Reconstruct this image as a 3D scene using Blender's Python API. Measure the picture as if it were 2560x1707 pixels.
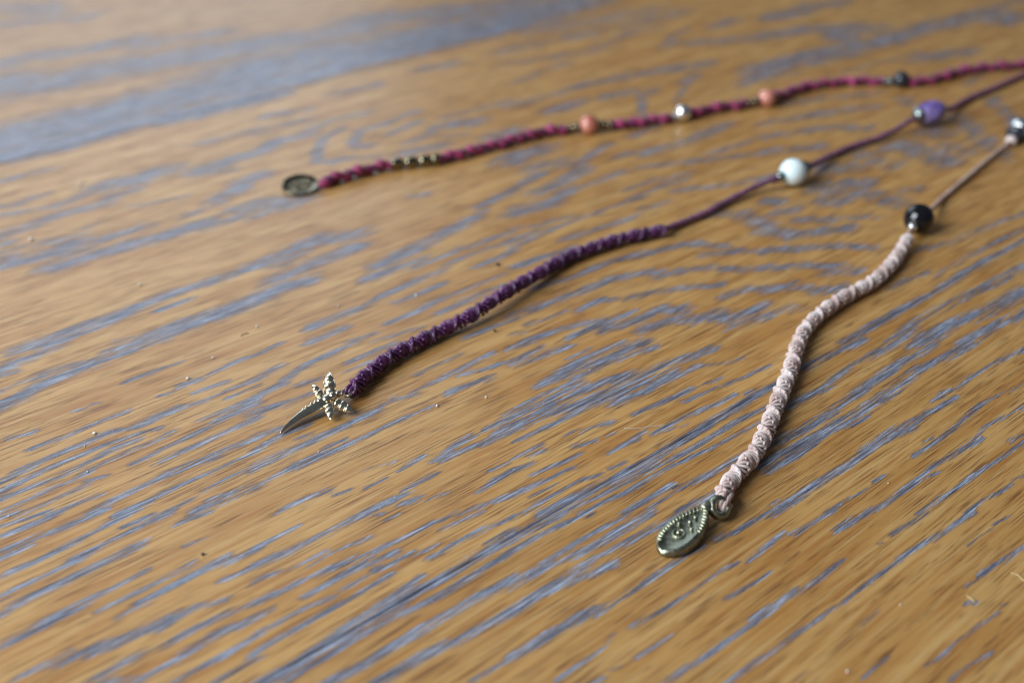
import bpy, math, random
import numpy as np
from mathutils import Vector, Matrix, Quaternion

MM = 0.001
scene = bpy.context.scene
for o in list(bpy.data.objects):
    bpy.data.objects.remove(o)

# ------------------------------------------------------------------ camera
cam_d = bpy.data.cameras.new('camera')
cam = bpy.data.objects.new('camera', cam_d)
scene.collection.objects.link(cam)
scene.camera = cam
cam.location = (0, 0, 0.1317)
cam.rotation_euler = (math.radians(90 - 31.653), 0, 0)
cam_d.sensor_width = 36.0
cam_d.lens = 36.0 * 2850 / 2560
cam_d.clip_start = 0.01
cam_d.clip_end = 50
cam_d.dof.use_dof = True
cam_d.dof.focus_distance = 0.217
cam_d.dof.aperture_fstop = 11.5
cam_d.dof.aperture_blades = 0

# ------------------------------------------------------------------ world, lamps, exposure
world = bpy.data.worlds.new('World')
scene.world = world
world.use_nodes = True
bg = world.node_tree.nodes['Background']
bg.inputs['Color'].default_value = (0.62, 0.72, 0.9, 1)
bg.inputs['Strength'].default_value = 0.115

def window_light(name, loc, target, sx, sy, power, col):
    d = bpy.data.lights.new(name, 'AREA')
    d.shape = 'RECTANGLE'; d.size = sx; d.size_y = sy
    d.energy = power; d.color = col
    o = bpy.data.objects.new(name, d)
    scene.collection.objects.link(o)
    o.location = loc
    o.rotation_euler = (Vector(target) - Vector(loc)).to_track_quat('-Z', 'Y').to_euler()
    return o
window_light('side_window_light', (-1.15, -0.25, 0.80), (0.0, 0.24, 0.0), 1.00, 1.15, 42, (0.88, 0.945, 1.0))
window_light('far_window_light', (-0.75, 1.75, 0.85), (0.0, 0.3, 0.0), 1.3, 1.1, 11, (0.70, 0.83, 1.0))

vs = scene.view_settings
vs.view_transform = 'Standard'; vs.look = 'None'; vs.exposure = 0.0; vs.gamma = 1.0
vs.use_curve_mapping = False
scene.render.engine = 'CYCLES'
scene.cycles.use_denoising = True
scene.cycles.denoiser = 'OPENIMAGEDENOISE'
scene.cycles.denoising_input_passes = 'RGB_ALBEDO_NORMAL'
scene.cycles.denoising_prefilter = 'ACCURATE'
scene.cycles.pixel_filter_type = 'BLACKMAN_HARRIS'
scene.cycles.filter_width = 1.1
scene.cycles.max_bounces = 8
scene.cycles.caustics_reflective = False
scene.cycles.caustics_refractive = False
scene.cycles.sample_clamp_indirect = 2.5

rnd = random.Random(7)
nrng = np.random.default_rng(5)

# ------------------------------------------------------------------ helpers
def link(o, parent=None):
    scene.collection.objects.link(o)
    if parent is not None:
        o.parent = parent
    return o

def empty(name, loc):
    o = bpy.data.objects.new(name, None)
    o.empty_display_size = 0.005
    o.location = (loc[0]*MM, loc[1]*MM, loc[2]*MM)
    return link(o)

BASE = {}
def mesh_obj(name, parts, mat, parent, origin, smooth=True):
    """parts: list of (verts, faces, uvs-or-None) in mm world coordinates; one mesh object"""
    V = []; Fc = []; UV = []
    for p in parts:
        v, f = p[0], p[1]
        uv = p[2] if len(p) > 2 and p[2] is not None else [(0, 0)]*len(v)
        k = len(V)
        V += [((a[0]-origin[0])*MM, (a[1]-origin[1])*MM, (a[2]-origin[2])*MM) for a in v]
        UV += uv
        Fc += [tuple(i+k for i in q) for q in f]
    me = bpy.data.meshes.new(name)
    me.from_pydata(V, [], Fc)
    lay = me.uv_layers.new(name='UVMap')
    li = np.zeros(len(me.loops), dtype=np.int32)
    me.loops.foreach_get('vertex_index', li)
    lay.data.foreach_set('uv', np.array(UV, dtype=np.float32)[li].ravel())
    if smooth:
        me.polygons.foreach_set('use_smooth', [True]*len(me.polygons))
    me.materials.append(mat)
    o = bpy.data.objects.new(name, me)
    return link(o, parent)

def catmull(pts, step):
    P = [Vector(p) for p in pts]
    P = [P[0]*2-P[1]] + P + [P[-1]*2-P[-2]]
    out = []
    for i in range(1, len(P)-2):
        n = 24
        for k in range(n):
            t = k/n
            a, b, c, d = P[i-1], P[i], P[i+1], P[i+2]
            out.append(0.5*((2*b)+(c-a)*t+(2*a-5*b+4*c-d)*t*t+(3*b-a-3*c+d)*t**3))
    out.append(P[-2])
    # resample by arc length
    L = [0.0]
    for a, b in zip(out, out[1:]):
        L.append(L[-1]+(b-a).length)
    n = max(2, int(L[-1]/step)+1)
    res = []; j = 0
    for k in range(n):
        s = L[-1]*k/(n-1)
        while j < len(L)-2 and L[j+1] < s:
            j += 1
        t = (s-L[j])/max(1e-9, L[j+1]-L[j])
        res.append(out[j].lerp(out[j+1], t))
    return res, L[-1]

class Path:
    def __init__(self, pts, step=0.25):
        self.p, self.L = catmull(pts, step)
        self.n = len(self.p)
        self.t = []
        for i in range(self.n):
            a = self.p[max(0, i-2)]; b = self.p[min(self.n-1, i+2)]
            self.t.append((b-a).normalized())
        up = Vector((0, 0, 1))
        self.side = []; self.up = []
        for t in self.t:
            s = t.cross(up).normalized(); u = s.cross(t).normalized()
            self.side.append(s); self.up.append(u)
    def at(self, s):
        x = min(max(s/self.L, 0), 1)*(self.n-1)
        i = min(int(x), self.n-2); f = x-i
        return (self.p[i].lerp(self.p[i+1], f), self.t[i].lerp(self.t[i+1], f).normalized(),
                self.side[i].lerp(self.side[i+1], f).normalized(), self.up[i].lerp(self.up[i+1], f).normalized())
    def near(self, x, y):
        k = min(range(self.n), key=lambda i: (self.p[i].x-x)**2+(self.p[i].y-y)**2)
        return self.L*k/(self.n-1)

def tube(pts, rad, sides=8, closed=False, cap=True, u0=0.0):
    """tube along a list of Vectors; rad number or list"""
    n = len(pts)
    R = rad if isinstance(rad, (list, tuple)) else [rad]*n
    T = []
    for i in range(n):
        if closed:
            a, b = pts[(i-1) % n], pts[(i+1) % n]
        else:
            a, b = pts[max(0, i-1)], pts[min(n-1, i+1)]
        T.append((b-a).normalized())
    ref = Vector((0, 0, 1)) if abs(T[0].z) < 0.9 else Vector((1, 0, 0))
    N = T[0].cross(ref).normalized()
    V = []; UV = []; F = []; u = u0
    for i in range(n):
        N = (N - T[i]*N.dot(T[i])).normalized()
        B = T[i].cross(N)
        if i:
            u += (pts[i]-pts[i-1]).length
        for k in range(sides):
            a = 2*math.pi*k/sides
            V.append(tuple(pts[i]+(N*math.cos(a)+B*math.sin(a))*R[i]))
            UV.append((u, k/sides))
    m = n if closed else n-1
    for i in range(m):
        j = (i+1) % n
        for k in range(sides):
            l = (k+1) % sides
            F.append((i*sides+k, i*sides+l, j*sides+l, j*sides+k))
    if not closed and cap:
        F.append(tuple(reversed(range(sides))))
        F.append(tuple(range((n-1)*sides, n*sides)))
    return V, F, UV

def frame(axis, upv=Vector((0, 0, 1))):
    z = axis.normalized()
    x = upv.cross(z)
    if x.length < 1e-4:
        x = Vector((1, 0, 0)).cross(z)
    x.normalize()
    return x, z.cross(x).normalized(), z

def lathe(center, axis, prof, seg=28, wob=0.0, seed=0):
    """prof: list of (axial, radius)"""
    x, y, z = frame(axis)
    r = random.Random(seed)
    V = []; F = []; UV = []
    for (h, rr) in prof:
        for k in range(seg):
            a = 2*math.pi*k/seg
            w = rr*(1+wob*(r.random()-.5))
            V.append(tuple(center+z*h+(x*math.cos(a)+y*math.sin(a))*w)); UV.append((h, k/seg))
    for i in range(len(prof)-1):
        for k in range(seg):
            l = (k+1) % seg
            F.append((i*seg+k, i*seg+l, (i+1)*seg+l, (i+1)*seg+k))
    F.append(tuple(reversed(range(seg)))); F.append(tuple(range((len(prof)-1)*seg, len(prof)*seg)))
    return V, F, UV

def ball_profile(r, hole=0.35, n=18, squash=1.0):
    a0 = math.asin(min(.99, hole/r))
    return [(-r*squash*math.cos(a0+(math.pi-2*a0)*i/n), r*math.sin(a0+(math.pi-2*a0)*i/n)) for i in range(n+1)]

def barrel_profile(half, r, edge, n=10):
    out = []
    for i in range(n+1):
        t = -1+2*i/n
        out.append((half*t, edge+(r-edge)*math.sqrt(max(0, 1-abs(t)**2.6))))
    return [(-half, edge*0.6)]+out+[(half, edge*0.6)]

def sphere(center, r, seg=16, rings=10, sc=(1, 1, 1), axes=None):
    X, Y, Z = axes if axes else (Vector((1, 0, 0)), Vector((0, 1, 0)), Vector((0, 0, 1)))
    V = [tuple(center-Z*r*sc[2])]; F = []
    for i in range(1, rings):
        a = math.pi*i/rings
        for k in range(seg):
            b = 2*math.pi*k/seg
            V.append(tuple(center+X*(r*sc[0]*math.sin(a)*math.cos(b))+Y*(r*sc[1]*math.sin(a)*math.sin(b))-Z*(r*sc[2]*math.cos(a))))
    V.append(tuple(center+Z*r*sc[2]))
    for k in range(seg):
        F.append((0, 1+(k+1) % seg, 1+k))
        F.append((len(V)-1, 1+(rings-2)*seg+k, 1+(rings-2)*seg+(k+1) % seg))
    for i in range(rings-2):
        for k in range(seg):
            l = (k+1) % seg
            F.append((1+i*seg+k, 1+i*seg+l, 1+(i+1)*seg+l, 1+(i+1)*seg+k))
    return V, F, None

def torus(center, axis, R, r, seg=28, sides=10, squash=1.0, upv=Vector((0, 0, 1)), axial=1.0):
    x, y, z = frame(axis, upv)
    V = []; F = []
    for i in range(seg):
        a = 2*math.pi*i/seg
        d = x*math.cos(a)+y*(math.sin(a)*squash)
        for k in range(sides):
            b = 2*math.pi*k/sides
            V.append(tuple(center+d*(R+r*math.cos(b))+z*(r*axial*math.sin(b))))
    for i in range(seg):
        j = (i+1) % seg
        for k in range(sides):
            l = (k+1) % sides
            F.append((i*sides+k, j*sides+k, j*sides+l, i*sides+l))
    return V, F, None

# ------------------------------------------------------------------ materials
class NT:
    def __init__(self, name):
        self.m = bpy.data.materials.new(name); self.m.use_nodes = True
        self.t = self.m.node_tree; self.b = self.t.nodes['Principled BSDF']
    def n(self, typ, **kw):
        nd = self.t.nodes.new(typ)
        for k, v in kw.items():
            setattr(nd, k, v)
        return nd
    def l(self, a, b):
        self.t.links.new(a, b)
    def val(self, sock, v):
        if hasattr(v, 'is_linked') or hasattr(v, 'links'):
            self.l(v, sock)
        else:
            sock.default_value = v
    def math(self, op, a, b=None, c=None, clamp=False):
        nd = self.n('ShaderNodeMath', operation=op, use_clamp=clamp)
        self.val(nd.inputs[0], a)
        if b is not None: self.val(nd.inputs[1], b)
        if c is not None: self.val(nd.inputs[2], c)
        return nd.outputs[0]
    def mapr(self, v, a, b, c=0.0, d=1.0, smooth=True):
        nd = self.n('ShaderNodeMapRange', interpolation_type='SMOOTHSTEP' if smooth else 'LINEAR')
        self.val(nd.inputs['Value'], v)
        for k, x in zip(('From Min', 'From Max', 'To Min', 'To Max'), (a, b, c, d)):
            self.val(nd.inputs[k], x)
        return nd.outputs[0]
    def mix(self, f, a, b):
        nd = self.n('ShaderNodeMix', data_type='RGBA')
        self.val(nd.inputs[0], f)
        for s, v in ((nd.inputs[6], a), (nd.inputs[7], b)):
            if isinstance(v, tuple): s.default_value = (*v, 1)
            else: self.l(v, s)
        return nd.outputs[2]
    def noise(self, vec, scale=1.0, detail=2.0, rough=0.5, dist=0.0):
        nd = self.n('ShaderNodeTexNoise')
        self.l(vec, nd.inputs['Vector'])
        nd.inputs['Scale'].default_value = scale; nd.inputs['Detail'].default_value = detail
        nd.inputs['Roughness'].default_value = rough; nd.inputs['Distortion'].default_value = dist
        return nd.outputs[0]
    def mapping(self, vec, loc=(0, 0, 0), scale=(1, 1, 1)):
        nd = self.n('ShaderNodeMapping')
        self.l(vec, nd.inputs['Vector'])
        nd.inputs['Location'].default_value = loc; nd.inputs['Scale'].default_value = scale
        return nd.outputs[0]
    def bump(self, h, strength, dist):
        nd = self.n('ShaderNodeBump')
        self.l(h, nd.inputs['Height']); nd.inputs['Strength'].default_value = strength
        nd.inputs['Distance'].default_value = dist
        self.l(nd.outputs[0], self.b.inputs['Normal'])
    def set(self, **kw):
        for k, v in kw.items():
            s = self.b.inputs[k.replace('_', ' ')]
            if isinstance(v, tuple): s.default_value = (*v, 1) if s.type == 'RGBA' else v
            elif isinstance(v, (int, float)): s.default_value = v
            else: self.l(v, s)

def oak(name, off, tone):
    q = NT(name)
    tc = q.n('ShaderNodeTexCoord').outputs['Object']
    co = q.mapping(tc, loc=off, scale=(1000, 1000, 1000))      # millimetres: x along the grain, y across
    def st(a, b, o=0.0):
        return q.mapping(co, loc=(o, o*1.7, o*.3), scale=(1/a, 1/b, 1/b))
    at = q.n('ShaderNodeAttribute', attribute_name='pore').outputs['Fac']
    n1 = q.noise(st(20, .50, 3), 1, 3, .62)
    n2 = q.noise(st(7, .20, 9), 1, 3, .6)
    n3 = q.noise(st(13, .27, 17), 1, 2, .5)
    n4 = q.noise(st(9, .22, 31), 1, 4, .68)
    n9 = q.noise(st(.55, .30, 97), 1, 1, .5)
    n5 = q.noise(st(55, 5.0, 43), 1, 3, .55)
    n6 = q.noise(st(24, .95, 57), 1, 3, .6)
    n7 = q.noise(st(9, 3.0, 71), 1, 2, .5)
    n8 = q.noise(st(3.5, .5, 83), 1, 3, .6)
    amp = q.mapr(at, .0, .45, .30, 1.0)
    nz = q.math('ADD', q.math('MULTIPLY_ADD', n1, 2.7, -1.35), q.math('MULTIPLY_ADD', n2, 2.6, -1.3))
    v = q.math('MULTIPLY_ADD', at, .82, q.math('MULTIPLY', nz, amp))
    pore = q.mapr(v, .43, .57)
    # the golden wood
    base = q.mix(q.mapr(n5, .35, .65), tuple(c*t for c, t in zip((.53, .303, .102), tone)), tuple(c*t for c, t in zip((.43, .217, .061), tone)))
    base = q.mix(q.math('MULTIPLY', q.mapr(n6, .50, .66), .60), base, tuple(c*t for c, t in zip((.34, .135, .030), tone)))
    base = q.mix(q.math('MULTIPLY', q.mapr(n6, .48, .32), .45), base, (.54, .365, .160))
    tick = q.mapr(n3, .53, .62)
    tick = q.math('MULTIPLY', tick, q.mapr(n7, .36, .58))
    base = q.mix(q.math('MULTIPLY', tick, .80), base, (.15, .060, .020))
    # open pores, brown rims; blue window sheen painted in as slate and pale streaks
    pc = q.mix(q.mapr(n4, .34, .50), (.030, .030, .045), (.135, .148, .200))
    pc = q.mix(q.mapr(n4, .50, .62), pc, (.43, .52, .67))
    pc = q.mix(q.math('MULTIPLY', q.mapr(n9, .70, .76), .8), pc, (.55, .58, .62))  # tiny white glints painted in as pale specks
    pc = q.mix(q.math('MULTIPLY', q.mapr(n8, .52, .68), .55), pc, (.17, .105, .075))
    rim = q.math('MULTIPLY', q.mapr(v, .16, .40), q.math('SUBTRACT', 1.0, pore))
    base = q.mix(q.math('MULTIPLY', rim, .50), base, (.24, .125, .07))
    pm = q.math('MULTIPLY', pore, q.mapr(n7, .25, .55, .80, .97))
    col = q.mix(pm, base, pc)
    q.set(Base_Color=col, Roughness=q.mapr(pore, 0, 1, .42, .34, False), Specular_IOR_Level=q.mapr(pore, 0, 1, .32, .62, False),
          Coat_Weight=.15, Coat_Roughness=.25)
    h = q.math('SUBTRACT', q.math('MULTIPLY', n4, q.math('MULTIPLY', pore, 1.3)), q.math('MULTIPLY', pore, 1.3))
    h = q.math('SUBTRACT', h, q.math('MULTIPLY', tick, .35))
    h = q.math('ADD', h, q.math('MULTIPLY', n6, .15))
    q.bump(h, .6, .00020)
    return q.m

def thread(name, dark, light, rough=.55, sheen=.3, twist=6.0, spec=.4):
    q = NT(name)
    uv = q.n('ShaderNodeTexCoord').outputs['UV']
    sp = q.n('ShaderNodeSeparateXYZ'); q.l(uv, sp.inputs[0])
    ph = q.math('ADD', q.math('MULTIPLY', sp.outputs[0], 5.5), q.math('MULTIPLY', sp.outputs[1], twist*2*math.pi))
    w = q.math('MULTIPLY_ADD', q.math('SINE', ph), .5, .5)
    ob = q.n('ShaderNodeTexCoord').outputs['Object']
    ns = q.noise(ob, 1400, 2)
    big = q.noise(ob, 260, 2)
    f = q.math('ADD', q.math('MULTIPLY', w, .45), q.math('MULTIPLY', q.mapr(big, .3, .7), .55))
    col = q.mix(f, dark, light)
    q.set(Base_Color=col, Roughness=rough, Specular_IOR_Level=spec, Sheen_Weight=sheen, Sheen_Roughness=.4)
    q.bump(q.math('ADD', w, q.math('MULTIPLY', ns, .4)), .3, .00004)
    return q.m

def metal(name, c1, c2, rough, scale=500, tarnish=(.05, .05, .04), tam=.0, bump=.15):
    q = NT(name)
    ob = q.n('ShaderNodeTexCoord').outputs['Object']
    n = q.noise(ob, scale, 4, .6); n2 = q.noise(ob, scale*3, 3)
    col = q.mix(q.mapr(n, .35, .65), c1, c2)
    if tam > 0:
        col = q.mix(q.math('MULTIPLY', q.mapr(n2, .45, .7), tam), col, tarnish)
    q.set(Base_Color=col, Metallic=1.0, Roughness=q.mapr(n, .3, .7, rough*.8, rough*1.3))
    q.bump(n2, bump, .00004)
    return q.m

def stone(name, c1, c2, rough=.12, scale=220, sub=0.0, coat=.0, trans=0.0):
    q = NT(name)
    ob = q.n('ShaderNodeTexCoord').outputs['Object']
    n = q.noise(ob, scale, 4, .55, .6)
    q.set(Base_Color=q.mix(q.mapr(n, .35, .66), c1, c2), Roughness=rough, Specular_IOR_Level=.55, Coat_Weight=coat, Coat_Roughness=.05)
    if trans:
        q.set(Transmission_Weight=trans, IOR=1.54)
    if sub:
        q.set(Subsurface_Weight=sub, Subsurface_Radius=(.002, .0022, .0026), Subsurface_Scale=1.0)
    return q.m

M = dict(
    purple=thread('purple_waxed_thread', (.040, .009, .046), (.15, .034, .15), .30, .0, spec=.7),
    plum=thread('plum_thread', (.040, .011, .032), (.15, .042, .10), .42, .3, spec=.5),
    plumlight=thread('light_plum_thread', (.085, .024, .062), (.24, .075, .17), .42, .3, spec=.5),
    beige=thread('rose_beige_thread', (.38, .225, .19), (.78, .70, .675), .45, .15),
    sand=thread('sand_thread', (.30, .19, .14), (.46, .33, .27), .55, .2),
    magenta=thread('raspberry_silk', (.15, .013, .052), (.37, .040, .140), .55, .5, 10),
    indigo=thread('dark_violet_thread', (.075, .012, .045), (.16, .03, .10), .5, .2),
    gold=metal('pale_gold', (.70, .62, .44), (.80, .74, .58), .20, 600, bump=.02),
    brass=metal('antique_brass', (.31, .32, .23), (.47, .48, .36), .36, 900, (.06, .065, .05), .5, .10),
    bronze=metal('dark_bronze', (.13, .105, .065), (.24, .20, .12), .24, 500, (.03, .03, .022), .7, .3),
    goldbead=metal('old_gold_bead', (.26, .22, .13), (.38, .34, .22), .14, 500, (.05, .04, .03), .4, .0),
    seed=metal('smoky_seed_bead', (.20, .145, .09), (.34, .26, .17), .20, 700, bump=0),
    silver=metal('polished_silver', (.88, .90, .88), (.96, .97, .95), .26, 500, bump=0),
    dullsilver=metal('dull_silver', (.20, .235, .225), (.38, .42, .40), .25, 500, (.05, .06, .06), .5, 0),
    black=stone('black_onyx', (.004, .004, .006), (.008, .008, .011), .06),
    coral=stone('coral_stone', (.47, .135, .092), (.62, .27, .20), .10, 300, .15, .4),
    moon=stone('moonstone_white', (.60, .83, .92), (.82, .95, 1.0), .10, 160, .5, .5),
    ameth=stone('amethyst_stone', (.18, .10, .52), (.50, .40, .78), .06, 130, 0, .5, .35),
    dark=stone('smoky_dark_glass', (.012, .016, .024), (.03, .035, .05), .08),
    crumb=stone('white_crumb', (.70, .68, .64), (.84, .82, .80), .6, 900, .2),
    grit=stone('dark_grit', (.03, .022, .018), (.07, .05, .04), .6, 900),
    straw=stone('straw_fibre', (.55, .42, .20), (.68, .55, .30), .6, 900),
    lint=stone('lint_fibre', (.62, .62, .60), (.74, .74, .72), .7, 900),
)

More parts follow.
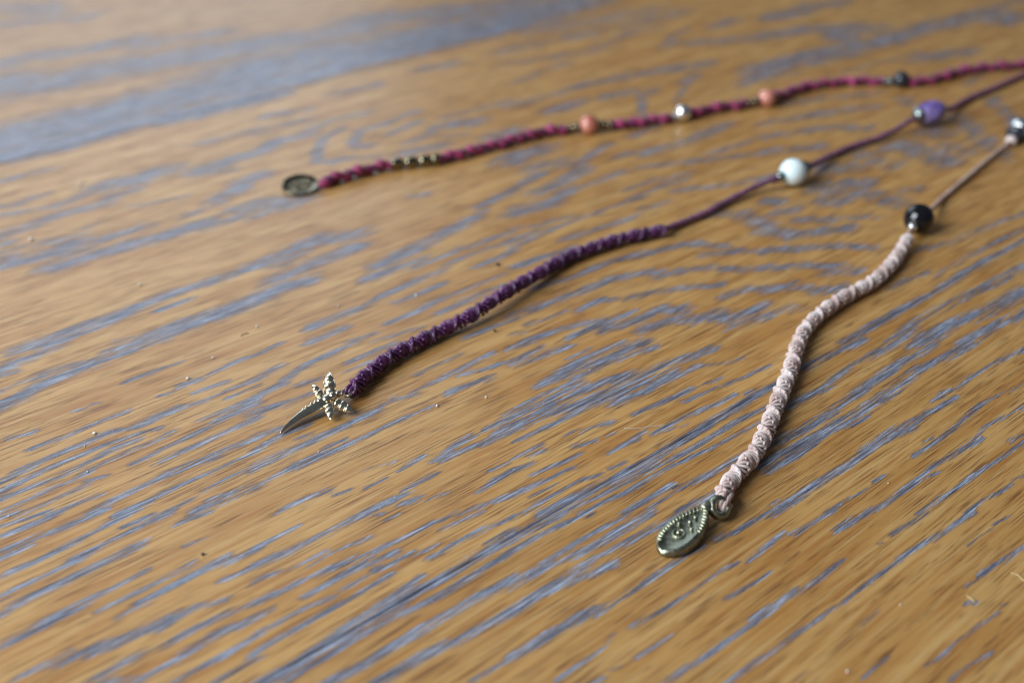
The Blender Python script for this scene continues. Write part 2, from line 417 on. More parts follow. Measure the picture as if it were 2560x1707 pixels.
# ------------------------------------------------------------------ the oak table top
STROKES = """
7.12 0.6 152.6,-505.3 162.4,-494.7 163.3,-483
5.68 0.6 143.4,-477.6 150.2,-474.7
4.95 0.6 158.3,-472.8 166.3,-470
3.48 0.6 169.7,-462.9 179,-467.4
7.62 0.7 124.7,-428.4 137.1,-429.5 151.4,-424 170.6,-423.5
6.03 0.65 175.7,-415.4 191.3,-414.9 202.9,-410.4
13.44 0.8 116.9,-406.9 130.2,-396.8 150,-396.8 171.4,-393.1 206.4,-387.1
15.98 0.95 97.4,-353.1 118.1,-353.4 140.3,-353.8 164.2,-354.1 188.3,-355.8
6.68 1.15 92.9,-340.9 108.6,-338.7 137.8,-340.3 151.5,-337.4 176.8,-336
3.35 0.9 133.7,-292.6 152.5,-293.9
2.61 0.55 143.8,-311.8 162,-310.5
17.88 0.95 191.3,-361.1 213.5,-360 233.1,-353.3 269.9,-354.3 302.8,-349.8
7.76 1.15 183,-346.7 198.7,-343.7 227.2,-344.8 251.7,-344.2 297.8,-344
12.66 0.75 207.8,-389.5 232,-381.5 261,-386 286.9,-376.1 315.4,-364.4
3.05 0.65 199.8,-321.9 213.7,-320
4.03 0.6 238.5,-323.4 246.7,-321.2
3.16 0.65 162.3,-309 176,-307.2
2.95 0.6 172.4,-318 183.2,-315.4
2.95 0.9 152.5,-293.9 164.2,-297.7 171.2,-296.4
2.32 0.65 173.2,-299.5 184.4,-301.2 196.3,-300
1.59 0.85 182.3,-292.9 175.1,-290.6 167.3,-283.3 162.7,-276.2 166.1,-272.1
2.1 0.65 167.8,-272.8 177.8,-267.5
1.62 0.85 209,-290.4 196.5,-288.1 186.4,-288.1 180.2,-282.6 177.7,-277.7 181.5,-275.6
2.38 0.75 192.8,-280.1 202,-282.1
2.45 0.65 194.2,-270.5 200.2,-271.3 206.6,-275.6
3.81 0.8 212.2,-273.3 217,-270.4
1.81 0.6 204.8,-266.1 208.4,-264.2
3.32 0.75 215.6,-257.9 221.3,-256.7
2.84 0.65 186.7,-264.3 197.8,-261.5
2.13 0.45 214,-279.5 240.6,-278
13.36 0.9 305.9,-353.3 333.9,-350.6
10.05 0.42 304.6,-332.1 349.8,-321.6
7.04 0.42 277.3,-320.3 323.2,-314.1 358.8,-311.7
4.08 0.45 266.2,-307.6 296.2,-298.6 326.5,-305.4 337.3,-303.8
1.74 0.6 326.4,-286.8 336.7,-292.8 344.9,-293.3
4.64 0.6 328.9,-284.6 347.9,-273.7 364.6,-268.6
3.75 0.65 358.6,-289.3 369.1,-290.3
2.74 0.5 267.2,-293.8 279.8,-294.2
2.14 0.5 254.3,-290.9 262.5,-291.5
3.28 0.65 264,-273.5 280.4,-271.4 286.4,-269.3
4.26 0.65 286.4,-269.3 298.1,-267.1 306.7,-264.4 316.9,-260.5
2.49 0.7 298,-251.6 305.6,-254.2
1.31 0.65 281.2,-241.4 294.6,-248.5
3.31 0.65 267.2,-259.2 274.2,-257.4 280.6,-253.3
1.63 0.75 277.1,-253.5 264,-240.1
2.51 0.65 237.2,-274 243.8,-273.9
3.56 0.8 246,-262.3 253.9,-262.3
2.35 0.5 248.9,-273.6 257.4,-272
3.29 0.8 313.8,-237.9 328.9,-240.4
5.03 0.85 209.2,-239.2 215.7,-239.2
3.77 0.65 209,-230.7 215,-228.7
2.19 0.8 220.3,-224.1 235.5,-228.9
2.11 0.6 233.2,-220.6 244.2,-219
2.03 0.6 247.6,-229.1 257.5,-229.1
3 0.65 242.5,-216 257,-215 276.6,-216.3
1.98 0.65 256.6,-203.8 270.2,-202.3
1.94 0.6 232.6,-210.2 247.8,-202.5 269,-193
5.6 0.75 387.8,-282.4 400.5,-279.9
5.98 0.65 410,-282.6 420.4,-278
6.32 0.65 363.5,-267.6 379,-263.8 394.5,-254.3 401.4,-246.3
5.99 0.75 388.8,-255.3 380.8,-239.7
7.29 0.8 332.8,-243.4 352.5,-241.3 372,-238.4 393.9,-233.9 423.4,-233.3
6.94 0.7 356,-236.6 368.6,-236
6.52 0.8 435.4,-230.9 457,-228.8 455,-218.1
3.74 0.5 464.5,-233.1 482.8,-228.4
4.88 0.65 385.6,-214.4 392.8,-209.8 402.5,-206.7
1.72 0.5 349.5,-222.5 366.8,-220.6 377.2,-218.2
2.67 0.5 322.3,-235.1 335.3,-233.2
2.64 0.5 306.2,-215.6 321.1,-211.2 338.6,-201.7
2.91 0.65 288.6,-208.5 300.4,-204.6 317,-199.6 325.5,-194.9
2.45 0.65 279.6,-201.4 284.9,-199.2
2.58 0.6 291,-197.6 301.2,-192.5 308.2,-185.2
2.83 0.6 269.7,-193.6 283.7,-186
2.47 0.6 341.3,-193.6 338.6,-189
2.42 0.5 373.7,-187.6 381.9,-188.2
2.91 0.6 362.1,-172.9 348.5,-156.6
3.42 0.6 337.7,-172.4 333.7,-163.1 326.6,-154.7
4.01 0.6 322.4,-171.6 322.7,-166.5
3.92 0.65 302.8,-171.8 305,-161.9 302.4,-153.1
2.77 0.5 326.6,-158.3 323.5,-149.3 319.6,-143.6
2.87 0.6 288.8,-175.8 288,-167.7 288.1,-162.2
4.03 0.65 273,-174.2 277.8,-170.1
2.99 0.5 314.1,-162 314.9,-153.3
2.43 0.6 86.3,-322.5 98.7,-322.1
1.85 0.5 84.5,-305.5 92.2,-305.6
1.84 0.6 80.1,-305.6 83.7,-303.4
4.75 0.85 109.5,-299.4 115.9,-297.9 123.1,-298.9
2.02 0.65 79.5,-299.8 91.3,-295.9 103.1,-298.1 107.8,-297.9
2.83 0.75 73.8,-288.2 82.4,-288.4 92.2,-290.6 100.6,-288.8 106.7,-292
2.44 0.65 106.7,-292 111.8,-292.5
2.3 0.7 71.7,-282.5 72.8,-282.4
2.52 0.65 70.4,-276.5 80.6,-276.5 88.2,-274
2.01 0.75 69.5,-276.5 70.6,-274.8
3.39 0.9 70.1,-270.6 77.8,-269.3 83.4,-269.2 85.9,-271.9
3.66 0.9 79,-261.3 85.8,-261.6 91.2,-260.9 99.9,-260.6 111.6,-259.7 117.5,-258.9
2.51 0.7 83.9,-267.2 90.1,-268.2 96,-268.2 103.6,-268.4
2.89 0.8 117.2,-258.3 124.9,-257.7 132.5,-259.4
1.95 0.6 117.1,-267.2 125.3,-267.4
2.77 0.85 127.4,-271.2 133,-272.2 139.1,-276.8 143.4,-278.2
3.2 0.75 128.8,-261.7 133.9,-261.8
2.42 0.65 131.4,-289.6 139.4,-286.9
1.47 0.5 107,-282.3 121.3,-278.5
1.99 0.5 92.6,-278.7 94.7,-278.7
2.66 1 59.4,-229.1 69.1,-228.6 78.2,-229 90.9,-230.1
1.26 0.85 87.9,-225.2 94.4,-225
2.11 0.9 94.4,-230.5 100.7,-230 110.9,-229.9 115.1,-229.3
1.42 0.7 74.5,-217.9 76.9,-217.6
3.35 1 77.8,-215.1 86.1,-215.2 96.6,-214.4 106.8,-214.9
2.78 0.8 143,-277.5 144.1,-277.6
3.57 0.8 132.8,-260 137.7,-259.5 140.3,-255.4 144.1,-255.9
1.76 0.7 129.3,-253.9 132.9,-254.4
2.61 0.8 115.7,-230.3 122.2,-230.9
3.61 0.8 122.6,-229 130.3,-231.1 135.9,-231.1 143.2,-228.1
1.75 0.65 114.8,-228.8 120.5,-225.4
2.9 0.85 115.9,-220.4 125.9,-221.5 133.9,-221.5 139,-221.9
2.71 1 107.3,-215.9 114.6,-215.8 119.6,-215.1
1.45 0.5 169.4,-237.8 172.6,-236
1.34 0.5 177,-218 178.2,-217.5
2.17 0.75 180.4,-220.7 192.1,-222
2.44 0.95 139.1,-210.1 152.3,-212 162.2,-213.4 172.1,-215.2
2.01 0.9 133,-206.4 141.1,-206 146.9,-205.6
1.47 0.75 145.1,-203.3 158.1,-203.7 175.5,-202.7
1.18 0.65 151,-199 160.1,-199.6 171.7,-198.4
1.41 0.85 157,-193.8 168.1,-194.3
1.49 0.9 110.3,-195.5 121.3,-195.7 131.4,-197 141.5,-197.6 148.2,-197.7
1.14 0.85 131.2,-192.4 144.1,-192.4
1.07 0.85 124.3,-185.9 131.1,-185.8 139.6,-186.6
1.08 0.8 139.6,-186.6 146.4,-186.9 158.4,-186.6
1.27 0.85 136.1,-182.1 149.6,-182.7 154.3,-182.2
1.28 0.95 106.2,-190.5 114.7,-190.4
0.86 0.95 112.7,-184.8 118.8,-184.4
0.87 0.6 116.7,-181.4 127.9,-179.6
1.22 0.85 133.9,-169.5 146.2,-168.9
2.22 0.8 192.6,-222.5 205.1,-225.9
3.12 0.8 184.8,-211.3 194.8,-209.1 202.7,-211.8
3.27 0.8 199.1,-216.9 206.1,-216.8 214.9,-219.4
1.87 0.65 201.2,-210.2 211.4,-211.2 224,-211.6
1.26 0.5 176.7,-204.2 183.4,-200.9
1.64 0.65 172.6,-199.4 179.3,-198.5 183.9,-198
1.83 0.6 218.6,-202 229.4,-200.7 238.2,-198.2
1.58 0.6 207.3,-196.4 225.4,-197.1 235.8,-196.1
1.81 0.65 212.2,-190.4 219.5,-188.7
1.77 0.65 227.2,-192.5 241.7,-185 254.8,-181.8
1.31 0.65 169.7,-196.1 193.3,-196.8 205.7,-196.9 217.1,-195.5
1.53 0.6 187.4,-201 192.1,-199.6
1.46 0.85 163.8,-187.2 172.4,-186.7 179.8,-185.8
1.62 0.75 183.6,-190.6 197.6,-188.7 206.4,-188.1
1.31 0.5 194.7,-198.2 200.1,-195.4
1.57 0.95 147.1,-170 156.5,-169.2 169.3,-167.8 177.6,-167 185.1,-165 187.7,-162
1.6 0.75 186.8,-161.3 190.7,-160.1 198.9,-156.1 205.1,-149.2
1.57 0.8 161.2,-176.2 171.8,-174.2 183.1,-174.3 192.2,-171.8 201.6,-169.3 205.7,-167.4 211,-161.1
1.51 0.75 173.7,-158.4 183.6,-154.7 187.3,-152.9 194,-148.5
1.21 0.9 160.9,-162 167.2,-162 170.6,-159.7
0.85 0.65 147.4,-164.6 157.9,-163.3
1.47 0.8 190.9,-144.2 197.7,-143.2 201.6,-139.8
1.3 0.75 206.9,-148.3 210.5,-146.8
1.67 0.7 203.6,-161.2 209.7,-158.3 217.5,-152.3
2.41 0.65 223.8,-175.7 228.9,-170.5 228,-160.6
1.6 0.6 223.8,-160.9 224.9,-158.2
1.25 0.85 141.6,-159.9 148.5,-158.6 155.7,-157.4 160.5,-155.2
1.32 0.95 151.4,-154.3 159.5,-154.2 168,-153.3
1.99 0.9 160.6,-151.9 167.7,-150.2 174.4,-149.7 178.5,-146.7
1.81 0.95 165.9,-146.1 171.3,-145.2 176.9,-142.9
2.02 0.9 178,-141.3 182.7,-140.5 183.1,-137.6 187.4,-136.4 193.6,-135.1
1.82 0.85 182.3,-133.8 191.4,-131.7
0.89 0.6 141.8,-163.8 144.3,-162.9
3.42 0.65 259.1,-167.9 259.5,-162.7
3.04 0.75 267.3,-163.8 271,-160.6
2.64 0.65 262.1,-159.4 266.8,-153.4 267,-146.6
2.84 0.8 251.8,-160.7 255.4,-157.6
2.13 0.75 241.6,-171.4 242.8,-168.6
2.22 0.75 237.7,-164.6 242.6,-162.2
2.43 0.5 275.7,-150.6 279.4,-148.4
2 0.75 238.1,-158.1 244.9,-152.2
1.56 0.65 249.9,-149.5 252.7,-148
1.35 0.5 254.3,-145.7 256.5,-143.8
2.27 0.8 227,-159.8 229.8,-153.2 237.2,-150.1 242.5,-146.4
1.75 0.8 217.5,-152.3 224.7,-147.7 232,-143
1.58 0.75 235,-140.4 238.9,-135.4
1.66 0.75 210,-146.4 217,-141.9 224.3,-135.5
2.2 0.8 219.5,-135.2 224.6,-131.6
1.96 0.75 201.2,-139.5 206.4,-137.1
1.55 0.6 205.5,-136.4 208.9,-134.2
1.99 0.8 210.1,-131 214.6,-128.6
1.39 0.85 191.8,-132 198.4,-130.9
0.88 0.5 196.3,-129.4 201.8,-127.3
1.33 0.95 195,-113.6 205.1,-113.4 219.8,-113.1 238.9,-113.3 272.8,-113.4
1.46 0.6 247.2,-127.4 257.3,-124.3 276.5,-123 286.4,-120.7
1.43 0.5 238.4,-117.4 256,-117.4 278.3,-116.3
1.07 0.6 223.8,-120.6 230.5,-120.5 236.9,-119.4
1.79 0.75 203.2,-106.5 216,-107.8 229.3,-107.5 241.8,-106.4 258.1,-105.5
2.35 0.95 207.7,-102.6 220.3,-102.2 230.8,-100.2 246.2,-99.1
1.75 0.9 215,-96.3 226.8,-95.2 237,-94.2
1.93 0.9 55.7,-230 61.3,-227.6 64.7,-226.4
2.31 0.9 50.4,-223.7 54.3,-224.9 57.8,-224.7 61.6,-225.5
1.14 0.75 49.6,-221.6 51.7,-220.9
1.04 0.85 47.4,-215.5 52.1,-216.2 56.2,-215.9
1.35 0.6 56.5,-216.7 60.3,-216.3 63.5,-215.2
2.31 1 45.5,-210.4 49,-210.9 55.3,-212.4 62.6,-213.2 67.3,-213 73.8,-213.2
1.65 0.65 74,-213.6 81.7,-211.7
0.9 0.85 70.6,-216.5 75.2,-216.7
0.84 0.95 69.1,-202 74.4,-201.8 79.8,-201.6
0.79 0.95 83.8,-193.2 90.6,-194 94.4,-193.6
1.04 0.75 76.8,-193.2 80.5,-192.7
0.81 0.95 78,-189 83.7,-188.3
0.76 0.95 82.1,-182.8 88.2,-182.8
0.85 0.95 77.2,-185 83.3,-185.4 89.6,-185.3
0.93 0.85 73.8,-179.5 79.8,-179.1 85.9,-179
1.08 0.95 76.2,-176.9 81.1,-177 84.8,-176.9
0.62 0.75 71.9,-192.7 73.4,-191.9
0.6 0.65 56.5,-198.8 58,-198
0.51 0.65 60.1,-198.7 60.9,-198.3
0.78 0.75 43.2,-198.2 47.1,-197.2
0.84 0.95 45.2,-191.9 51.3,-191.7 58.1,-192 63.5,-191.8
0.66 0.95 63,-186.8 72.8,-186.8
0.91 0.95 40.2,-187.4 45.3,-187.3 51.7,-187.2 58.3,-187.5 64.1,-185.4 69.1,-186 77,-185.2
1.16 0.95 36.6,-185.8 41,-186.7 46.4,-187.3
0.87 0.95 35.6,-183 41.9,-183.8 48.2,-184 53.8,-184.1
0.73 0.9 55.8,-184.2 61.1,-183.7 66.1,-182.3
0.85 1 34.8,-180.8 42.7,-180.6 48.9,-180.7 55.8,-181.8 61.3,-181.7
0.79 0.85 50,-178.4 56.6,-178.9 63.3,-179 68,-179.2
0.76 0.95 57.8,-175.2 66.3,-175.9 73.3,-176.4
1.01 0.95 62.3,-172.2 69,-172.2 73.9,-172.6 82.4,-172.9
0.84 0.95 33.5,-177.2 41.6,-177.8 46.6,-177.6 49.9,-178.1
0.68 0.95 49,-175.9 51.5,-175
0.81 0.85 36.4,-174.7 41.2,-174.4 48.4,-174.7
0.8 0.95 40.8,-170.9 48.6,-170.4
0.92 1 45.5,-166.9 50.3,-167.3 59.1,-168
1.33 0.95 60.2,-168 65.5,-167.6 69.9,-166.9
1.03 0.85 70.4,-167.9 79.1,-167.2
0.77 1 49.5,-163.3 54.5,-162.9 61.2,-163.6 68.7,-163.1 76.8,-163.2
0.77 0.95 64,-159.2 69,-159.5 74.6,-159.3
0.53 0.95 55.4,-158.3 61.3,-158.3
1.52 0.9 61,-154.9 66.3,-154.7 71.6,-154.2
0.63 0.7 62.9,-156.4 67.8,-155.4
0.9 0.95 94.4,-193.6 100.3,-194.4
1.14 0.85 89.6,-185.3 95.8,-186.1
1.18 0.85 95.1,-181.7 101.7,-183.3 110.4,-183.9 113.2,-183.8
0.91 0.75 95.4,-177.6 98.9,-176.8
0.93 0.95 86.4,-179.7 92.7,-180
0.83 0.95 90.9,-173.2 96.5,-173
0.7 0.85 105.6,-175.4 112.1,-174.8
1.36 0.8 83.6,-174.9 89.3,-173
0.9 0.85 107.7,-178.1 119.3,-178
0.73 0.75 116.1,-164.6 127.3,-165.1
0.88 0.95 111.1,-159.8 121.9,-160.1 133.3,-160.5
1.14 0.85 107.2,-160.1 110.8,-159
1.1 0.95 117.3,-155 123,-154.3 126.3,-153.6
0.89 0.95 123.4,-158.3 134.5,-155.4
0.7 0.85 99.6,-159.1 104.2,-160.1
1.08 0.85 79.5,-167.8 84.3,-166.9
0.79 1 77.2,-163.8 83.5,-164.8 88.4,-164.3
1.32 0.95 74.4,-159.1 81.5,-159.1 88.7,-158.9 96.7,-159.6 101.7,-159.2
0.79 0.95 80.3,-153.6 87.6,-153.4 95.3,-153.7 105.8,-153.7 110.6,-153.6
0.99 0.85 81,-155.1 85.9,-154.5
0.88 1 71.3,-153.7 76.3,-154.4 81.9,-154.7
0.71 0.6 85.5,-161.6 87.7,-161.2
0.57 0.65 87.6,-155.7 91.5,-155.5
0.65 0.95 94.8,-140.9 99.5,-141.3
0.64 0.65 89.4,-144.8 94.6,-143.8
0.97 0.95 101.4,-138.8 107.3,-140 110.2,-140.2
0.98 0.95 102.5,-138.2 107,-137.9 111.5,-136.8 118.7,-137.2
0.78 0.95 114.8,-140.1 121.4,-140.2
0.64 0.9 120.6,-141.4 122.4,-141.4
0.52 0.85 86.8,-140.7 90,-140.4
0.64 0.95 91.7,-135.6 98.5,-135.7
0.75 0.95 102.1,-126.2 106,-127 109.9,-127
0.59 0.65 107,-129.5 110.5,-129.2
0.61 0.75 81.5,-142.4 83.5,-141.9
1.01 0.75 71.9,-145.1 76.4,-145.2 80.6,-144.4
0.56 0.85 93.1,-130.3 96.2,-130.1
1.13 0.85 82.4,-134.9 86.8,-134.6 91,-131.7
0.75 0.75 88.1,-134.7 91.5,-133.7
0.83 0.85 95.5,-123.6 99.9,-122.8 105.2,-121.5
1.25 0.85 138.3,-159.7 142.2,-158.8
0.88 0.95 134.2,-155.1 143,-155.7
1.16 0.95 135,-153.8 141.6,-152.8 147.3,-152
0.9 0.85 145.4,-148.3 150.2,-148.2
1.08 0.95 148.1,-146 154.5,-145.7 157.6,-145.4
2.15 1 135.9,-144.8 143.9,-145 151.6,-142.9 160,-142.2
1.05 0.95 141,-142 150.1,-141.4 161.8,-139.4
0.78 0.85 122.4,-141.4 130.1,-141.8 134.7,-141.5
1.67 0.95 121.4,-140.2 129.4,-139.3 137.9,-140.3
1.52 0.95 134.6,-137.9 142.7,-137.2 149.1,-135.5
2.22 1 119,-137.4 127.3,-137.1 133.3,-133.9 141.6,-132.9 148.7,-132
1.45 0.95 146.4,-134.5 155.2,-133.5 161,-132.5 170.9,-130.4
1.45 0.95 140.5,-129.7 148.9,-129.2 156.6,-130.1
0.99 0.95 150.4,-130.5 154.3,-128.3 162.5,-128.3
0.92 0.65 162.5,-128.3 169.5,-124.6 173.1,-123.7
0.93 0.95 117.7,-133.3 126.4,-132.9 135.2,-132.7
0.8 0.95 140.4,-124.7 145.2,-124.1 155.3,-123.1
0.69 0.85 159.7,-122.5 163,-121.8
0.55 0.95 151.2,-121 159.8,-120.3
0.73 0.9 162.4,-119.6 169.6,-118.8 174.2,-118.2
0.69 0.8 163.2,-114.7 165,-114.2
0.83 0.95 128.9,-127.4 134.5,-125.9
0.52 0.85 125.1,-128.3 127.3,-128.3
0.49 0.75 130.8,-123.3 132.5,-122.9
0.81 0.9 124.5,-124.7 127.8,-123.6
0.69 0.9 127.8,-119.1 137,-119.4
0.6 0.8 130,-119 134.4,-118.4
0.71 0.95 138.6,-117.6 148.4,-117.3 156,-116.2 160.3,-116.1
0.47 0.65 140.8,-116.6 145.4,-115.5
0.75 0.95 113.4,-129.7 119.1,-129.3
0.64 0.85 115.3,-128.5 118.4,-127.6
0.66 0.95 109.7,-126.8 113.9,-126.2
0.73 0.95 112.4,-123.6 117.2,-122.9
0.57 0.95 118.6,-122.6 122.9,-122.4
0.57 0.85 124.3,-115.4 127.4,-115
0.69 0.95 105.2,-121.5 111.4,-121.1 119.1,-119.9
0.56 0.6 107.7,-119.3 113,-118.4
0.6 0.85 103.5,-116.6 110.2,-116.8 117.2,-116.5 121.3,-115.5
0.43 0.8 130.8,-110.7 132.8,-110.3
1.22 1.2 106.4,-114.1 118.8,-113 130,-112.7 142.1,-112.6 155.3,-112.8 168,-113.2
0.83 0.95 109.9,-112.2 119.4,-110.8 130.6,-110.4 141.6,-109.4 151.9,-109.9 162.6,-109
0.65 0.95 111.1,-110.1 120.3,-108.8 134.4,-108.4 145,-106.9 157.3,-106.2
0.95 1 117.2,-104.8 128.6,-104.5 129.9,-103 139.3,-102 147.1,-101.9
0.59 0.8 120.9,-102.7 128.6,-103.2
0.75 0.95 125.3,-98.9 133.7,-98
0.95 0.9 168,-113.2 170.8,-112.9
1.27 0.95 181.1,-112.8 187.5,-112.5 197.8,-111.3
1.22 1 166.3,-106.4 176.1,-105.6 189.3,-106.8 202,-105.8
1.41 1 152.1,-100.7 160.6,-99.4 171,-99.2 184,-100.4 196.4,-100.7 207.9,-100.1
1.52 1 147.8,-97.3 154.5,-97.3 160.5,-96.7 173,-95.5 185,-95.9 198,-96.5 214.6,-94.8
0.75 1 145.7,-95.6 154.9,-95.1 163.8,-95.3 174,-93.6
0.85 0.85 193.4,-88.6 197.2,-87.4 202.8,-87.9 212.6,-87.3 222,-86.1
0.76 0.75 189.9,-88.4 192.3,-87.9
1.06 1 137.1,-87.6 148.1,-87.6 158.8,-86.9 167.9,-87 177.3,-85.9 184.7,-86.9
0.83 1 164.1,-88.1 174.9,-88 185.8,-86.4 193.3,-86
0.78 0.75 138.9,-89.1 144.8,-87.6
0.69 0.95 170.7,-80.5 175.8,-80.2 184.1,-80.5 195.4,-81.2 200.8,-80.6
0.6 0.75 176.1,-81.8 178,-81.1
0.56 0.65 200.8,-80.6 209.5,-79.4
0.55 0.95 183.8,-76.1 189.6,-76.7 200.6,-75.1
0.76 0.95 149.4,-76.9 154.6,-75.9 163.5,-76 171.5,-76.4 184.4,-75.1
0.58 0.8 166.6,-75.8 168.8,-74.7
0.69 0.95 164.8,-70.3 173.9,-69.9 184.3,-69.2 190.3,-69.1
0.82 0.85 189.2,-71 192.3,-70.2
0.54 0.85 158.2,-81 160.4,-80.8
0.37 0.65 150.2,-81.3 155.6,-80.3
0.56 0.85 144.1,-81.5 147.8,-81.4
0.64 0.95 156.7,-70.6 164.8,-70.3
0.52 0.95 162.9,-65.3 169,-65 175.9,-64
0.48 0.85 177.6,-64.6 180.7,-64
0.72 0.95 32.2,-173.5 40.1,-171.7
0.65 0.9 33,-175.9 35.6,-175.2
0.71 1 32.1,-170.9 37.6,-170.3 41.7,-170.3
1.08 1 31.4,-166.8 38,-166.3 44.6,-165.8 46.7,-166
0.88 0.95 29.1,-165.2 34.3,-165.7
0.87 1 27.6,-161 34.8,-160.7 45.8,-161.7 51.3,-161.9
0.86 1 38.3,-156.9 44.7,-157.1 51,-157.6 56.3,-157.6
1.24 0.95 25.9,-156.2 33.9,-156.2 38.1,-156.4
1.06 0.95 24.4,-152.1 26.9,-152
1.24 1 27.3,-153 33.5,-152.9 40,-153 47.9,-153.3
0.58 0.85 43.2,-153.7 48.8,-153.2
0.61 0.65 48.5,-159.4 53.7,-159.1
0.68 1 56.1,-153.9 61.3,-153.3
0.5 0.85 54.2,-147.8 57.5,-147.5
0.79 0.95 35.8,-146.3 40.8,-146.2 45.9,-146.5
0.64 0.95 36.8,-142.6 45.8,-142.8 53.4,-143.1
0.76 0.95 38.6,-139.4 42.8,-139.3
1.04 1 42.8,-140.2 48.5,-140.5 53.5,-140.6 57.5,-140.6
0.81 0.95 57,-139.3 62.8,-138.9
1.4 0.8 22,-145.6 27.2,-145.9 32.6,-146.2 35,-145.7
1.34 0.95 33.1,-135.1 36.4,-134.6 41.6,-134.1 44.2,-134.2
0.95 0.85 28.4,-136 31.8,-136 35.1,-135.7
0.84 0.85 42.5,-133 48.8,-133.5 52.9,-132.1
0.8 0.75 55.3,-136.3 60.7,-135.4
0.85 0.9 41.5,-129 46.6,-129.4 50.2,-129 56.6,-128.3
0.82 0.9 20.7,-137.4 25.7,-137.8 29.2,-137.9
0.91 0.95 35.5,-125.1 42.8,-125.6 48.5,-125.9 54.9,-125.3
1.22 0.7 30.6,-129.3 34.3,-130 37.4,-129.9
0.88 0.95 38.9,-121.4 44.3,-121.4 52.9,-121.8
0.88 0.8 31.6,-127.7 35.7,-125.5
0.76 0.85 43.2,-117.7 50.5,-117.7
0.51 0.7 57.6,-132.4 58.9,-132.2
0.67 0.95 63.1,-139.4 67.4,-139.6 71.1,-139.5
1.07 0.95 61,-135.9 65.8,-135.2 71.1,-135 77.7,-134.9 82.3,-134.8
0.73 0.9 80.3,-134.6 84.2,-133.1
0.54 0.85 83.7,-130.8 86.5,-130.8
0.79 0.75 59.2,-132.7 64.6,-131.4 70.7,-131
0.57 0.95 67.7,-129.7 72.3,-130
0.67 0.95 74.3,-129.7 78.9,-129
0.65 0.95 77.9,-125.5 84.7,-125.1 89.9,-125.1
0.67 0.95 91.2,-124.3 94.6,-124.1
0.68 0.85 90,-122.7 97.6,-121.5
0.77 0.95 60.2,-127.5 65.4,-127.6 70.2,-126.8 76.1,-125.9
0.89 1 63.9,-124.2 70.7,-124.4 76.9,-123.8 79.9,-123.3
0.78 0.85 75.4,-121.7 78.2,-121 81.9,-121.3
0.6 0.85 68.9,-121.6 73.1,-121.6
0.51 0.75 82.7,-120.3 86.7,-120
0.76 1 84.3,-118.1 88.8,-118.2 95.7,-117.8 101.2,-116.9
0.73 0.85 56.5,-128.1 59.5,-128
0.71 0.85 54.8,-125.1 57.7,-125.1
0.7 0.7 55.9,-122 61.8,-121.9 66.4,-121.1
0.57 0.85 53.1,-122.2 55.1,-122.3
0.79 1 51.1,-118.7 57,-118.9 61.7,-119.1 67.1,-118.9 75.9,-119.2
0.66 1 53.6,-113.4 59.9,-114.2 66.2,-114.6 72.8,-114.9 79.8,-115.5
0.5 0.65 93.8,-114.9 99.3,-114.7
1.22 1.2 48.7,-112.9 59.3,-113.3 71.6,-113.3 82.5,-113.1 98,-113.2
0.88 1 52.1,-111 61.9,-111.1 72,-110.8 80,-110 95.6,-110.5
1.09 1 56,-106.6 62.3,-105.8 68.6,-106.2 74.6,-105.8 81.3,-105.9 91,-105.1
1.07 1 61.5,-101.8 69.4,-101.7 75.8,-100.5 86.5,-99.9
0.59 0.95 72.8,-92.8 79.9,-92.3
1.36 1 97.4,-112.6 104.9,-112.5 108.7,-112.3
0.86 1 95.6,-110.5 105.4,-110.1 112.1,-108.9
0.73 0.95 97.8,-104.7 105.5,-104.8 113,-104.3 117,-104.3
1.1 1 90.3,-104.3 98.2,-103.7 105.6,-102.2 113.2,-101.9 119.9,-101.8
1 1 92.2,-99.8 98.1,-99.6 105.9,-99.8 115.4,-98.8 124.1,-97.8
1.05 1 86.1,-99.5 92.2,-99.8 99.1,-98.1 105.7,-97.1
0.64 1 96,-90.3 104.1,-90.5 111.7,-90.3 117,-90.2 120.7,-89.8
0.95 1 80,-92.5 86.6,-92.3 91.7,-91.6 96.7,-91
0.53 0.75 92.4,-92.3 96.4,-91.9
0.85 0.95 124.2,-89.7 129.3,-88.7 136.2,-88.1
0.5 0.95 103.8,-84.2 110,-84 114.1,-84.1 119.4,-83.9 121.9,-83.5
0.71 0.75 98.8,-84.9 104,-84.4
0.61 0.95 124.5,-82.6 129.6,-82.9
0.57 0.95 114.7,-79.3 118.7,-78.8 123.8,-78.4
0.78 0.95 114.4,-73.8 117.7,-73.5
0.48 0.85 94.3,-80.1 101.2,-79.7
0.46 0.6 93.3,-85.4 95,-85.7
0.47 0.9 82.5,-84.9 86.5,-84.9 91.9,-84.5
0.65 1 94.7,-73.6 100.8,-73.6 105.5,-73.3 113.3,-72.9
0.44 0.9 93.8,-73.9 98.9,-74.1
0.41 0.6 89.9,-80.8 91.2,-80.3
0.53 0.95 100.6,-67.9 105.1,-67.7 110,-67.4
0.48 0.85 85.6,-80.9 87.3,-80.5
0.66 0.95 135.2,-81.7 141.3,-81.4 145.2,-80.7
0.53 0.95 129.6,-82.9 134.2,-83
0.78 0.95 141.9,-77.5 149.3,-76.8
0.63 0.95 148.2,-70.5 152.8,-70.2 157,-70.1
0.61 1 143.6,-66.5 151.7,-65.3 158.1,-64.9 163.6,-64.4
0.74 0.95 116.9,-72.9 123.9,-73.3
0.58 0.95 122.7,-72.4 128.4,-72.4 135.6,-72.3
0.56 1 128.1,-66.4 135.7,-66.4 142.9,-66
0.47 0.75 122.9,-66.8 128.1,-66.4
0.53 0.95 110.5,-67.2 116.4,-67.2 122.2,-66.7
0.58 1 150.5,-55.3 156,-54.6 162.4,-54.2
0.49 0.65 146.2,-55.3 150.1,-54.6
